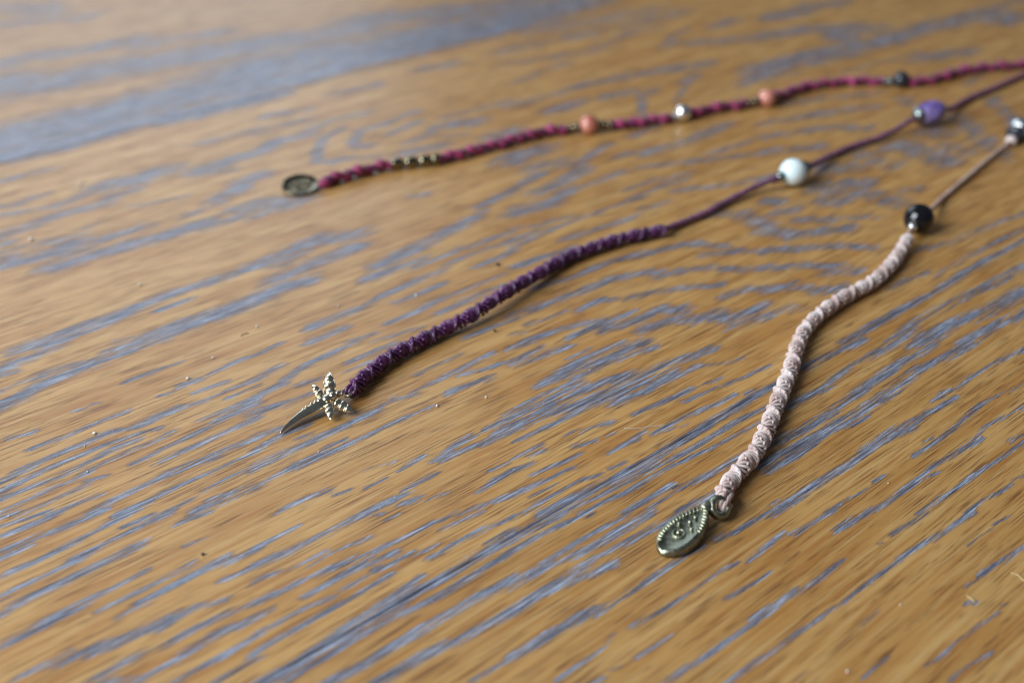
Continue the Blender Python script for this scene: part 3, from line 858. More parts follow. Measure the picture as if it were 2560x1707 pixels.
0.32 0.75 163.8,-60.4 168.1,-59.7
0.4 0.5 155.6,-60.4 162,-60
0.38 0.95 128.5,-50 134.4,-49.8 138.8,-49.6 144.6,-48.9
0.41 0.9 117.1,-55.3 122.8,-55.2
0.36 0.9 126.4,-46.4 131.2,-46.2 135.9,-45.3
0.31 0.6 126,-61.6 130.8,-61.5
0.34 0.65 108.9,-61.5 112,-61.4
0.31 0.65 144,-70.8 144.8,-70.4
0.32 0.7 125.7,-50.7 127.2,-50.2
0.49 0.75 142.8,-53.3 143.8,-52.5
0.35 0.65 146.1,-49.5 147.4,-49.1
0.33 0.5 129.1,-79.1 132,-78.6
"""

def parse_strokes():
    out = []
    for ln in STROKES.strip().splitlines():
        w = ln.split()
        out.append((float(w[0]), float(w[1]), [tuple(map(float, c.split(','))) for c in w[2:]]))
    return out

GRAIN = math.radians(90-49.121)
strokes = parse_strokes()
# grain lines of the same kind go on past the part of the table that was looked at closely
def seen(u, v):
    x = u*math.sin(math.radians(49.121))+v*math.cos(math.radians(49.121))
    y = u*math.cos(math.radians(49.121))-v*math.sin(math.radians(49.121))
    return 116 < y < 490 and abs(x) < (0.383*y+32)
for k in range(1500):
    u = rnd.uniform(-300, 900); v = rnd.uniform(-640, 180)
    ln = rnd.uniform(6, 50)*(1+.6*rnd.random())
    if any(seen(u+ln*f, v) for f in (0, .25, .5, .75, 1)):
        continue
    dv = rnd.uniform(-.02, .02)*ln
    strokes.append((rnd.uniform(.5, 1.6), rnd.uniform(.6, 1.0), [(u, v), (u+ln*.5, v+dv*.5+rnd.uniform(-.6, .6)), (u+ln, v+dv)]))

def axis_steps(knots):
    """knots: list of (position, step) -> graded coordinates"""
    xs = [knots[0][0]]
    for (a, st), (b, _) in zip(knots, knots[1:]):
        n = max(1, int(round((b-a)/st)))
        xs += [a+(b-a)*(i+1)/n for i in range(n)]
    return np.array(xs)

def pore_field(us, vsx):
    D = np.zeros((len(us), len(vsx)), dtype=np.float32)
    for (h, s, pts) in strokes:
        mg = h*1.6+.2
        u0 = min(p[0] for p in pts)-mg*2.3; u1 = max(p[0] for p in pts)+mg*2.3
        v0 = min(p[1] for p in pts)-mg; v1 = max(p[1] for p in pts)+mg
        i0, i1 = np.searchsorted(us, (u0, u1)); j0, j1 = np.searchsorted(vsx, (v0, v1))
        if i1 <= i0 or j1 <= j0:
            continue
        U = us[i0:i1, None]; Vv = vsx[None, j0:j1]
        best = np.full((i1-i0, j1-j0), 1e9)
        for a, b in zip(pts, pts[1:]):
            dx, dy = b[0]-a[0], b[1]-a[1]
            L2 = dx*dx+dy*dy+1e-9
            t = np.clip(((U-a[0])*dx+(Vv-a[1])*dy)/L2, 0, 1)
            ex = (U-a[0]-t*dx); ey = (Vv-a[1]-t*dy)
            best = np.minimum(best, np.hypot(ex*.45, ey))
        r = best/h
        val = s*np.clip((1.40-r)/(1.40-.25), 0, 1)
        blk = D[i0:i1, j0:j1]
        np.maximum(blk, val, out=blk)
    return D

table = bpy.data.objects.new('table_top', None)
table.empty_display_size = .1
table['kind'] = 'structure'
table['label'] = 'varnished golden oak table top of wide glued boards'
link(table)
table.rotation_euler = (0, 0, GRAIN)

def board(v0, v1, ustep, vknots, off, tone, thick=20.0):
    us = axis_steps(ustep)
    vv = axis_steps(vknots)
    D = pore_field(us, vv)
    nu, nv = len(us), len(vv)
    Z = np.zeros((nu, nv), dtype=np.float32)
    Z[:, 0] -= .10; Z[:, -1] -= .10                        # eased edges at the glue lines
    X = np.repeat(us[:, None], nv, 1); Y = np.repeat(-vv[None, :], nu, 0)
    top = np.stack([X, Y, Z], -1).reshape(-1, 3)
    ids = np.arange(nu*nv).reshape(nu, nv)
    q = np.stack([ids[:-1, :-1], ids[:-1, 1:], ids[1:, 1:], ids[1:, :-1]], -1).reshape(-1, 4)
    ring = np.concatenate([ids[:, 0], ids[-1, 1:], ids[-2::-1, -1], ids[0, -2:0:-1]])
    low = top[ring].copy(); low[:, 2] = -thick
    m = len(ring); k = np.arange(m); kn = (k+1) % m
    sk = np.stack([ring[k], ring[kn], nu*nv+kn, nu*nv+k], -1)
    co = np.concatenate([top, low])*MM
    faces = np.concatenate([q, sk])
    me = bpy.data.meshes.new('board')
    me.vertices.add(len(co)); me.vertices.foreach_set('co', co.astype(np.float32).ravel())
    me.loops.add(len(faces)*4); me.loops.foreach_set('vertex_index', faces.astype(np.int32).ravel())
    me.polygons.add(len(faces))
    me.polygons.foreach_set('loop_start', (np.arange(len(faces))*4).astype(np.int32))
    me.update(calc_edges=True)
    a = me.attributes.new('pore', 'FLOAT', 'POINT')
    a.data.foreach_set('value', np.concatenate([D.ravel(), np.zeros(m, dtype=np.float32)]))
    me.validate()
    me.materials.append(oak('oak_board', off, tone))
    return link(bpy.data.objects.new('board', me), table)

G = .04
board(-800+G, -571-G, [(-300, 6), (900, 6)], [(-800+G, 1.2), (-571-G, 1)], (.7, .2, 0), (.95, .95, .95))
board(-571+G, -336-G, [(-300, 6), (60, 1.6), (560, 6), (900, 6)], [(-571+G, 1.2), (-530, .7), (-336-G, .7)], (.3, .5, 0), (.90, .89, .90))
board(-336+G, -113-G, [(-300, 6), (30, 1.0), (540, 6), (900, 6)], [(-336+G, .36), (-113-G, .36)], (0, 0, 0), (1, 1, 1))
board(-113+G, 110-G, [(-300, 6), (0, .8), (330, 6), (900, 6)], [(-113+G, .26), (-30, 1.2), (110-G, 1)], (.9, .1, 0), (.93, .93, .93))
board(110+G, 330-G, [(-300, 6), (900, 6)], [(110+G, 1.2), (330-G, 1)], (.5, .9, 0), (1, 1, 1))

# ------------------------------------------------------------------ cord builders (all in millimetres)
def spiral_knots(path, s0, s1, a, b, r, pitch, half_turn, seed=1):
    """a sinnet of half knots: flattened loops stacked along the cord, each turned a little further"""
    R = random.Random(seed); parts = []
    s = s0; phi = R.random()*3
    while s < s1:
        p, t, sd, up = path.at(s)
        fade = min(1, .72+(s-s0)/3.0, .72+(s1-s)/3.0)
        aa = a*fade*R.uniform(.94, 1.07); bb = b*fade*R.uniform(.93, 1.08)
        sl = R.uniform(.66, .84); n = 22; pts = []
        for k in range(n):
            th = 2*math.pi*k/n
            x = aa*math.copysign(abs(math.cos(th))**.9, math.cos(th)); y = bb*math.sin(th)
            c, sn = math.cos(phi), math.sin(phi)
            ax = sl*math.sin(th)+.16*math.cos(2*th)
            pts.append(p+sd*(x*c-y*sn)+up*(x*sn+y*c)+t*ax)
        parts.append(tube(pts, r*R.uniform(.94, 1.06), 8, closed=True, u0=R.random()*7))
        for e in (1, -1):                                   # the loop that locks each half knot at its side
            rd = (sd*math.cos(phi)+up*math.sin(phi))*e
            tg = t.cross(rd)
            dv = (t*.86+tg*.5*e).normalized()
            parts.append(sphere(p+rd*aa*1.02+t*R.uniform(-.06, .06), 1, 8, 6, (r*1.55, r*1.0, r*1.0), (dv, rd.cross(dv).normalized(), rd)))
        s += pitch*R.uniform(.93, 1.07); phi += math.pi*pitch/half_turn*R.uniform(.88, 1.12)
    core = [path.at(s0+(s1-s0)*i/60)[0] for i in range(61)]
    parts.append(tube(core, b*.75, 8))
    return parts

def plied(path, s0, s1, offs, rads, pitch, phase=0.0, step=.22, wob=0.0, sides=8, seed=0):
    R = random.Random(seed); parts = []
    n = int((s1-s0)/step)+2
    for j, (of, rr) in enumerate(zip(offs, rads)):
        pts = []; rl = []
        ph = phase+2*math.pi*j/len(offs); w1 = R.random()*6
        for i in range(n):
            s = s0+(s1-s0)*i/(n-1)
            p, t, sd, up = path.at(s)
            a = ph-2*math.pi*s/pitch+wob*2.6*math.sin(s*.31+seed)
            k = 1+wob*math.sin(s*1.7+w1)*.6+wob*math.sin(s*.73+w1*2)*.4
            pts.append(p+(sd*math.cos(a)+up*math.sin(a))*of*k); rl.append(rr*k)
        parts.append(tube(pts, rl, sides))
    return parts

def bead(name, path, s, prof, mat, parent, origin, seg=28, rise=0.0):
    p, t, sd, up = path.at(s)
    return mesh_obj(name, [lathe(p+Vector((0, 0, rise)), t, prof, seg)], mat, parent, origin)

# ------------------------------------------------------------------ purple bracelet with the dragonfly
PURPLE_KNOT = [(-33.0, 190.3, 2.2), (-32.0, 193.0, 1.9), (-29.5, 198.6, 1.75), (-25.6, 205.0, 1.75), (-20.4, 210.6, 1.75), (-15.0, 216.0, 1.75), (-9.4, 220.7, 2.4), (-4.6, 226.2, 3.0), (0.4, 232.9, 2.9), (6.7, 241.5, 2.2), (13.3, 249.9, 1.75), (20.1, 255.5, 1.75), (27.0, 260.1, 1.75), (33.9, 263.4, 1.75), (39.8, 265.9, 1.75)]
PURPLE_THIN1 = [(38.5, 265.4, 1.6), (43.8, 270.6, 1.0), (51.6, 277.2, 1.0), (60.0, 285.7, 1.2), (68.3, 292.6, 2), (74.7, 295.2, 3.6), (79.2, 298.1, 3.9)]
PURPLE_THIN2 = [(79.2, 298.1, 3.9), (87.1, 306.6, 2.6), (91.2, 312.5, 1.6), (101.6, 323.1, 1.0), (111.2, 329.6, 1.2), (119.4, 335.5, 2), (124.9, 339.8, 3.4), (131.9, 344.4, 3.8)]
PURPLE_THIN3 = [(131.9, 344.4, 3.8), (139.0, 349.5, 3.2), (144.5, 357.0, 1.6), (153.4, 367.1, 1.0), (166.0, 377.9, 1.0), (180.2, 390.7, 1.0), (191.8, 401.3, 1.0), (202.7, 408.8, 1.0)]

O1 = (-36.0, 188.0, 0.0)
br1 = empty('cord_bracelet', O1)
br1['label'] = 'purple knotted cord bracelet with gold dragonfly pendant, white bead and violet stone'
br1['category'] = 'bracelet'
br1['group'] = 'beaded cord bracelets laid out on the oak table'

pk = Path(PURPLE_KNOT)
mesh_obj('knotted_cord', spiral_knots(pk, 1.6, pk.L-.4, 1.40, 1.04, .31, .66, 3.3, 3), M['purple'], br1, O1)
for pts, z0, z1, sd in ((PURPLE_THIN1, 0, 0, 1), (PURPLE_THIN2, 0, 0, 2), (PURPLE_THIN3, 0, 0, 3)):
    pt = Path(pts)
    ply = plied(pt, 0, pt.L, (.55, .55), (.43, .43), 2.6, sd, .2, .10)
    mesh_obj('thin_cord', ply[:1], M['plum'], br1, O1)
    mesh_obj('thin_cord', ply[1:], M['plumlight'], br1, O1)

pm_ = Path(PURPLE_THIN1[-3:]+PURPLE_THIN2[1:3])
sm = pm_.near(79.2, 298.0)
mb = bead('white_bead', pm_, sm, ball_profile(3.85, .6, 22), M['moon'], br1, O1, 36)
mb['label'] = 'glowing white moonstone bead'
bead('spacer_bead', pm_, sm-5.3, barrel_profile(.95, 1.55, .9), M['dullsilver'], br1, O1, 20)
bead('spacer_bead', pm_, sm+5.4, barrel_profile(1.2, 2.15, 1.0), M['dullsilver'], br1, O1, 20)
for s_ in (sm-7.4, sm+8.0):
    p, t, sd, up = pm_.at(s_)
    mesh_obj('end_knot', [torus(p, t, .75, .62, 18, 8), torus(p+t*.9, t, .66, .55, 18, 8)], M['plum'], br1, O1)

# faceted violet stone between two caps
pa = Path(PURPLE_THIN2[-3:]+PURPLE_THIN3[1:3])
sa = pa.near(131.9, 344.4)
def nugget(p, axis, L, R_, seed):
    x, y, z = frame(axis)
    R = random.Random(seed); V = []; F = []; n = 6
    rings = [(-L, .50), (-L*.72, .80), (-L*.25, 1.0), (L*.30, .99), (L*.74, .78), (L, .42)]
    for i, (h, k) in enumerate(rings):
        for j in range(n):
            a = 2*math.pi*(j+.5*(i % 2))/n
            rr = R_*k*R.uniform(.93, 1.05)
            V.append(tuple(p+z*(h+R.uniform(-.25, .25))+(x*math.cos(a)+y*math.sin(a))*rr))
    for i in range(len(rings)-1):
        for j in range(n):
            l = (j+1) % n
            a, b, c, d = i*n+j, i*n+l, (i+1)*n+l, (i+1)*n+j
            if i % 2 == 0:
                F += [(a, b, d), (b, c, d)]
            else:
                F += [(a, b, c), (a, c, d)]
    F.append(tuple(reversed(range(n)))); F.append(tuple(range((len(rings)-1)*n, len(rings)*n)))
    return V, F, None
SP = pa.at(sa)[0]+Vector((0, 0, .35)); SA = Vector((1, .52, .04)).normalized()
am = mesh_obj('violet_stone', [nugget(SP, SA, 5.6, 3.95, 5)], M['ameth'], br1, O1, smooth=False)
am['label'] = 'faceted violet amethyst nugget'
bv = am.modifiers.new('bevel', 'BEVEL'); bv.width = .0003; bv.segments = 2; bv.limit_method = 'NONE'
CAP = [(-1.0, .5), (-.95, 1.1), (-.5, 1.8), (.2, 2.4), (.9, 2.7), (1.0, 2.45), (.3, 1.8)]
mesh_obj('bead_cap', [lathe(SP-SA*5.3, SA, CAP, 22)], M['dullsilver'], br1, O1)
mesh_obj('bead_cap', [lathe(SP+SA*5.3, -SA, CAP, 22)], M['dullsilver'], br1, O1)

# the dragonfly pendant
dragon = bpy.data.objects.new('dragonfly_pendant', None); dragon.empty_display_size = .004
link(dragon, br1)
dragon['label'] = 'pale gold dragonfly pendant with beaded wings'
def wing(b, t, w, nbump, nrm, hgt):
    """one cast wing: a pointed leaf swelling into a row of round granules"""
    b, t = Vector(b), Vector(t); ax = (t-b); L = ax.length; X = ax.normalized()
    N = Vector(nrm); N = (N-X*N.dot(X)).normalized(); Y = N.cross(X)
    V = []; F = []; nu, nv = 54, 20
    for i in range(nu+1):
        u = i/nu
        env = max(.05, math.sin(math.pi*min(1, (.12+.88*u)**.9)))**.62 if u < .999 else .05
        hump = abs(math.sin(math.pi*nbump*min(1, u/.93)))**.75 if u < .93 else 0
        hw = w*env*(.84+.16*hump); hh = hgt*env*(.30+.70*hump)
        for k in range(nv):
            a = 2*math.pi*k/nv; c, s = math.cos(a), math.sin(a)
            V.append(tuple(b+X*(u*L)+Y*(hw*c)+N*(hh*s if s > 0 else .35*w*env*s)))
    for i in range(nu):
        for k in range(nv):
            l = (k+1) % nv
            F.append((i*nv+k, i*nv+l, (i+1)*nv+l, (i+1)*nv+k))
    F.append(tuple(reversed(range(nv)))); F.append(tuple(range(nu*nv, (nu+1)*nv)))
    rim = []
    for k in range(40):
        a = 2*math.pi*k/40; u = .5-.5*math.cos(a)
        env = max(.05, math.sin(math.pi*min(1, (.12+.88*u)**.9)))**.62
        rim.append(b+X*(u*L)+Y*(w*env*(1 if math.sin(a) > 0 else -1)))
    return [(V, F, None)]+([tube(rim, .09, 6, closed=True)] if hgt > 1 else [])
NW = (-.25, -.62, .85)
for b, t, w, nb, br in (((-36.5, 188.7, 2.0), (-37.3, 193.8, 4.9), 1.32, 3, 1.05),
                        ((-37.7, 187.6, 2.0), (-40.0, 190.2, 4.3), 1.00, 3, .85),
                        ((-35.6, 187.3, 2.1), (-31.6, 185.2, 1.2), 1.20, 3, .95),
                        ((-36.6, 186.6, 2.1), (-35.6, 182.7, 1.05), 1.00, 3, .90)):
    mesh_obj('wing', wing(b, t, w, nb, NW, br), M['gold'], dragon, O1)
tail_pts, _ = catmull([(-36.6, 187.6, 2.0), (-38.4, 186.6, 1.9), (-40.9, 184.5, 1.6), (-43.2, 181.9, 1.05), (-45.0, 179.0, .45)], .3)
nT = len(tail_pts)
def tailmesh(pts):
    V = []; F = []; sides = 10
    for i, p in enumerate(pts):
        f = i/(len(pts)-1)
        t = (pts[min(len(pts)-1, i+1)]-pts[max(0, i-1)]).normalized()
        sdv = t.cross(Vector((0, 0, 1))).normalized(); up = sdv.cross(t)
        w = (1.35*(1-f)**.55*(.75+.6*math.sin(math.pi*min(1, f*1.1))))+.14; h = 1.15*(1-f)**.55+.14
        prof = [(-1, -.35), (-.8, .15), (-.45, .62), (0, 1.0), (.3, .55), (.7, .1), (1, -.4), (.6, -.75), (0, -.9), (-.6, -.75)]
        for (a, b) in prof:
            V.append(tuple(p+sdv*(a*w)+up*(b*h)))
    for i in range(len(pts)-1):
        for k in range(sides):
            l = (k+1) % sides
            F.append((i*sides+k, i*sides+l, (i+1)*sides+l, (i+1)*sides+k))
    F.append(tuple(reversed(range(sides)))); F.append(tuple(range((len(pts)-1)*sides, len(pts)*sides)))
    return V, F, None
tp = [tailmesh(tail_pts)]
for k in range(5):
    f = .14+.34*k/4
    i = int(f*(nT-1)); tp.append(sphere(tail_pts[i]+Vector((-.1, .1, 1.08*(1-f)**.55+.10)), .46*(1-f*1.1), 12, 8))
mesh_obj('tail', tp, M['gold'], dragon, O1)
mesh_obj('body', [sphere(Vector((-38.3, 186.9, 2.5)), .80, 20, 12), sphere(Vector((-37.0, 187.6, 2.6)), 1.05, 20, 12, (1.1, 1, .8)),
                  sphere(Vector((-35.9, 188.5, 2.65)), .90, 20, 12), sphere(Vector((-35.0, 189.6, 2.45)), .74, 20, 12)], M['gold'], dragon, O1)
mesh_obj('eye', [sphere(Vector((-34.75, 190.35, 2.4)), .40, 14, 10)], M['gold'], dragon, O1)
mesh_obj('eye', [sphere(Vector((-34.2, 189.65, 2.4)), .40, 14, 10)], M['gold'], dragon, O1)
mesh_obj('jump_ring', [torus(Vector((-33.35, 191.1, 1.85)), Vector((-.25, -.35, .9)), 1.02, .27, 32, 10)], M['gold'], dragon, O1)
# two strands of the cord tied through the ring
lp = [catmull(q, .2)[0] for q in ([(-32.2, 193.4, 2.5), (-33.0, 192.0, 2.75), (-33.6, 191.2, 2.1), (-33.1, 190.9, 1.2), (-32.0, 192.4, 1.0)],
                                  [(-31.6, 192.9, 2.3), (-32.3, 191.6, 2.6), (-32.9, 190.9, 2.0), (-32.5, 190.6, 1.1), (-31.4, 192.0, .9)])]
mesh_obj('tie_loop', [tube(q, .40, 8) for q in lp], M['purple'], br1, O1)

# ------------------------------------------------------------------ rose beige bracelet with the brass drop
BEIGE_KNOT = [(37.4, 156.7, 2.0), (38.0, 159.7, 1.75), (40.9, 164.5, 1.75), (45.1, 170.3, 1.75), (48.3, 176.5, 1.75), (51.4, 183.7, 1.75), (54.6, 191.3, 1.75), (58.1, 199.4, 1.75), (61.2, 208.0, 1.75), (64.8, 215.8, 1.75), (69.8, 222.8, 1.75), (77.1, 230.4, 1.75), (85.0, 237.2, 1.75), (92.1, 246.0, 1.75), (97.1, 254.1, 1.75), (100.2, 259.3, 2.4)]
BEIGE_THIN = [(99.8, 258.6, 2.3), (101.5, 262.1, 3), (105.3, 267.9, 3.9), (113.0, 278.7, 2.2), (118.3, 287.2, 0.9), (129.6, 301.1, 0.9), (142.8, 317.2, 0.9), (152.4, 327.9, 1.6), (158.8, 336.3, 2.4), (168.9, 351.0, 0.9), (179.5, 363.1, 0.9)]
O2 = (32.0, 151.0, 0.0)
br2 = empty('cord_bracelet', O2)
br2['label'] = 'rose beige knotted cord bracelet with brass teardrop pendant and round black bead'
br2['category'] = 'bracelet'
br2['group'] = 'beaded cord bracelets laid out on the oak table'
bk = Path(BEIGE_KNOT)
mesh_obj('knotted_cord', spiral_knots(bk, .6, bk.L, 1.46, 1.08, .32, .66, 3.6, 8), M['beige'], br2, O2)
bt = Path(BEIGE_THIN)
mesh_obj('thin_cord', plied(bt, 0, bt.L, (.42, .42), (.35, .35), 2.1, 1, .2, .10), M['sand'], br2, O2)
sb = bt.near(105.3, 267.9)
bb = bead('black_bead', bt, sb, ball_profile(3.85, .55, 22), M['black'], br2, O2, 36)
bb['label'] = 'glossy round black bead'
bead('spacer_bead', bt, sb-5.0, ball_profile(1.15, .3, 10), M['silver'], br2, O2, 18)
bead('spacer_bead', bt, sb+5.2, ball_profile(1.35, .3, 10, .8), M['beige'], br2, O2, 18)
sq = bt.near(152.0, 327.2)
pb = bead('pale_bead', bt, sq, ball_profile(1.75, .3, 12, .85), M['beige'], br2, O2, 20)
bead('dark_bead', bt, sq+3.1, [(-1.3, .6), (-1.2, 2.0), (-.7, 2.7), (0, 2.9), (.7, 2.7), (1.2, 2.0), (1.3, .6)], M['dark'], br2, O2, 24, .9)
bead('silver_bead', bt, sq+8.2, ball_profile(3.3, .4, 18), M['silver'], br2, O2, 30, .7)

drop = bpy.data.objects.new('teardrop_pendant', None); drop.empty_display_size = .004
link(drop, br2)
drop['label'] = 'antique brass teardrop pendant with a corded rim and raised dots'
T0 = Vector((34.3, 154.6, 2.75)); T1 = Vector((25.1, 144.5, 1.45))
AX = (T1-T0); TL = AX.length; AX.normalize()
NN = Vector((-.16, -.10, 1.0)); NN = (NN-AX*NN.dot(AX)).normalized(); YY = NN.cross(AX)
def hw_drop(t):
    if t < .56:
        return 3.15*math.sin(math.pi/2*max(0, t)/.56)**.86
    return 3.15*max(0.0, 1-((t-.56)/.44)**2.4)**.55
def drop_plate():
    V = []; F = []; nu, nv = 30, 13
    for lay in (0, 1):
        for i in range(nu+1):
            t = .5-.5*math.cos(math.pi*i/nu); hw = hw_drop(t)+.02
            for j in range(nv):
                v = -1+2*j/(nv-1)
                z = (.30-.34*(1-v*v)*min(1, hw/2)) if lay == 0 else -1.35*(1-.10*v*v)
                V.append(tuple(T0+AX*(t*TL)+YY*(v*hw*(.93 if lay == 0 else 1.04))+NN*z))
    m = (nu+1)*nv; e = nv-1
    for i in range(nu):
        for j in range(nv-1):
            a = i*nv+j
            F.append((a, a+1, a+nv+1, a+nv)); F.append((m+a, m+a+nv, m+a+nv+1, m+a+1))
        F.append((i*nv, (i+1)*nv, m+(i+1)*nv, m+i*nv)); F.append((i*nv+e, m+i*nv+e, m+(i+1)*nv+e, (i+1)*nv+e))
    F.append(tuple(nu*nv+j for j in range(nv))+tuple(m+nu*nv+j for j in reversed(range(nv))))
    return V, F, None
mesh_obj('plate', [drop_plate()], M['brass'], drop, O2)
def edge_pts(inset, n, z):
    out = []
    for k in range(n):
        a = 2*math.pi*(k+.5)/n; t = .5-.5*math.cos(a)
        t = .03+.955*t
        out.append(T0+AX*(t*TL)+YY*((hw_drop(t)-inset)*(1 if math.sin(a) > 0 else -1))+NN*z)
    return out
def even(pts, step):
    acc = [pts[0]]; 
    for p in pts+[pts[0]]:
        while (p-acc[-1]).length > step:
            acc.append(acc[-1]+(p-acc[-1]).normalized()*step)
    return acc
def rope(inset, z, step, ra, rb):
    parts = []; P_ = even(edge_pts(inset, 160, z), step)
    for i, p in enumerate(P_):
        t = (P_[(i+1) % len(P_)]-p)
        tt = (p-T0).dot(AX)/TL
        if t.length < 1e-6 or ((p-T0).dot(YY) > 0 and tt > .52) or tt > .90: continue
        t.normalize(); s = NN.cross(t)
        d = (t*.30+s*.95).normalized(); e = NN.cross(d)
        parts.append(sphere(p, 1, 10, 8, (ra, rb, rb*1.2), (d, e, NN)))
    return parts
mesh_obj('corded_rim', rope(.62, .24, .74, .66, .24), M['brass'], drop, O2)
C0 = T0+AX*(TL*.64)
mesh_obj('center_boss', [torus(C0+NN*.10, NN, 1.0, .22, 26, 8), sphere(C0+NN*.25, .50, 14, 10)], M['brass'], drop, O2)
for t, v in ((.40, 0), (.29, .1), (.50, 1.25), (.50, -1.25)):
    mesh_obj('raised_dot', [sphere(T0+AX*(TL*t)+YY*v+NN*.22, .40, 14, 10)], M['brass'], drop, O2)
LC = Vector((36.2, 154.7, 2.25))
mesh_obj('bail_loop', [torus(LC, Vector((.34, -.60, .72)), 1.50, .74, 36, 14, axial=1.45),
                       tube(catmull([tuple(T0+AX*1.4), tuple(T0+AX*.3+NN*.1), tuple(LC+Vector((-1.45, -.45, .25)))], .25)[0], 1.0, 12)], M['brass'], drop, O2)
lp2 = [catmull(q, .2)[0] for q in ([(38.2, 158.6, 2.4), (37.5, 156.9, 3.5), (36.7, 155.4, 3.3), (36.3, 154.7, 2.3), (36.8, 155.2, 1.0), (38.0, 157.4, .8)],
                                   [(39.0, 158.2, 2.1), (38.4, 156.5, 3.1), (37.5, 155.1, 3.0), (36.9, 154.4, 2.1), (37.5, 155.0, 1.0), (38.8, 157.0, .8)])]
mesh_obj('tie_loop', [tube(q, .50, 8) for q in lp2], M['beige'], br2, O2)

# ------------------------------------------------------------------ raspberry bracelet with the coin
MAGENTA = [(-54.0, 295.9, 1.2), (-52.7, 296.3, 1.6), (-47.8, 300.7, 1.6), (-42.1, 305.1, 1.6), (-36.2, 308.6, 1.6), (-30.0, 310.2, 1.6), (-22.5, 312.5, 1.6), (-13.7, 318.2, 1.6), (-6.0, 323.3, 1.6), (1.9, 329.3, 1.6), (10.0, 334.4, 1.6), (16.8, 336.6, 1.6), (24.3, 338.0, 2.6), (33.4, 340.6, 1.6), (44.8, 344.8, 1.6), (51.3, 347.2, 1.6), (54.6, 348.4, 2.3), (59.6, 351.9, 1.6), (68.7, 356.7, 1.6), (76.4, 359.6, 1.6), (84.0, 362.0, 2.6), (90.1, 367.5, 1.6), (96.5, 373.5, 1.6), (103.4, 378.0, 1.6), (111.6, 381.1, 1.6), (120.9, 382.5, 1.6), (128.2, 381.6, 1.6), (133.8, 380.6, 2.4), (138.4, 381.2, 1.6), (147.2, 384.8, 1.6), (157.3, 392.2, 1.6), (168.0, 396.6, 1.6), (176.5, 398.5, 1.6), (183.4, 400.5, 1.6), (192.8, 407.4, 1.6)]
O3 = (-59.0, 295.0, 0.0)
br3 = empty('cord_bracelet', O3)
br3['label'] = 'raspberry twisted cord bracelet with dark round coin pendant and two coral beads'
br3['category'] = 'bracelet'
br3['group'] = 'beaded cord bracelets laid out on the oak table'
mp = Path(MAGENTA)
gaps = []
def put(kind, x, y, prof, mat, half, rise=0.0, seg=26, label=None):
    s = mp.near(x, y)
    o = bead(kind, mp, s, prof, M[mat], br3, O3, seg, rise)
    if label: o['label'] = label
    gaps.append((s-half, s+half))
for x, y, hw_ in ((-33.4, 309.4, 1.9), (-29.3, 310.3, 1.9), (-25.4, 311.5, 1.7), (-22.6, 312.4, 1.1)):
    put('gold_bead', x, y, barrel_profile(hw_, 1.75, 1.15), 'goldbead', hw_+.25)
for x, y in ((24.2, 337.9), (84.0, 362.0)):
    put('coral_bead', x, y, ball_profile(2.95, .5, 20), 'coral', 2.8, .1, 32)
    s = mp.near(x, y)
    for d, mt in ((-3.6, 'seed'), (-5.1, 'seed'), (-6.6, 'seed'), (3.6, 'seed'), (5.1, 'seed'), (6.7, 'seed')):
        if y > 360 and d > 6: continue
        o = bead('seed_bead', mp, s+d, barrel_profile(.72, 1.45, .85, 8), M[mt], br3, O3, 18)
        gaps.append((s+d-.8, s+d+.8))
put('silver_bead', 54.6, 348.4, ball_profile(2.6, .4, 18), 'silver', 2.5, .3, 30, 'bright polished silver bead')
s = mp.near(54.6, 348.4)
bead('seed_bead', mp, s-3.2, ball_profile(1.2, .3, 10), M['silver'], br3, O3, 18); gaps.append((s-4.2, s-2.4))
put('dark_bead', 133.8, 380.6, ball_profile(2.8, .4, 18), 'dark', 2.6, .3, 30, 'dark smoky glass bead')
s = mp.near(133.8, 380.6)
for d in (-3.5, -5.0):
    bead('seed_bead', mp, s+d, barrel_profile(.7, 1.5, .85, 8), M['dullsilver'], br3, O3, 18); gaps.append((s+d-.8, s+d+.8))
gaps.sort()
secs = []; cur = 0.0
for a, b in gaps:
    if a-cur > 1.0: secs.append((cur, a))
    cur = max(cur, b)
secs.append((cur, mp.L))
mesh_obj('core_cord', [tube([mp.at(mp.L*i/400)[0] for i in range(401)], .45, 6)], M['indigo'], br3, O3)
for k, (a, b) in enumerate(secs):
    mesh_obj('twisted_cord', plied(mp, a, b, (.42,), (1.40,), 7.2, .4, .25, .30, 10, k), M['magenta'], br3, O3)
    mesh_obj('binding_thread', plied(mp, a, b, (1.12,), (.46,), 7.2, .4+math.pi, .25, .15, 8, k+50), M['indigo'], br3, O3)
# knot at the pendant
p, t, sd, up = mp.at(2.2)
mesh_obj('end_knot', [torus(p, t, .9, .7, 18, 8), torus(p+t*1.3, t+sd*.4, .85, .62, 18, 8)], M['indigo'], br3, O3)
# the coin
CC = Vector((-59.3, 295.2, 1.15)); CN = Vector((.05, -.17, 1.0)).normalized()
coin = bpy.data.objects.new('coin_pendant', None); coin.empty_display_size = .004
link(coin, br3)
coin['label'] = 'dark bronze coin pendant with worn relief'
prof = [(-.42, 1.0), (-.45, 4.7), (-.36, 5.1), (0, 5.3), (.36, 5.12), (.46, 4.9), (.40, 4.65), (.22, 4.45), (.20, 3.0), (.22, 1.0), (.24, .2)]
mesh_obj('coin', [lathe(CC, CN, prof, 48)], M['bronze'], coin, O3)
cx, cy, cz = frame(CN)
rel = [torus(CC+cz*.22, CN, 2.9, .16, 40, 8)]
for k in range(8):
    a = 2*math.pi*k/8
    d = cx*math.cos(a)+cy*math.sin(a)
    rel.append(sphere(CC+cz*.2+d*1.55, 1, 12, 8, (.85, .38, .25), (d, CN.cross(d), CN)))
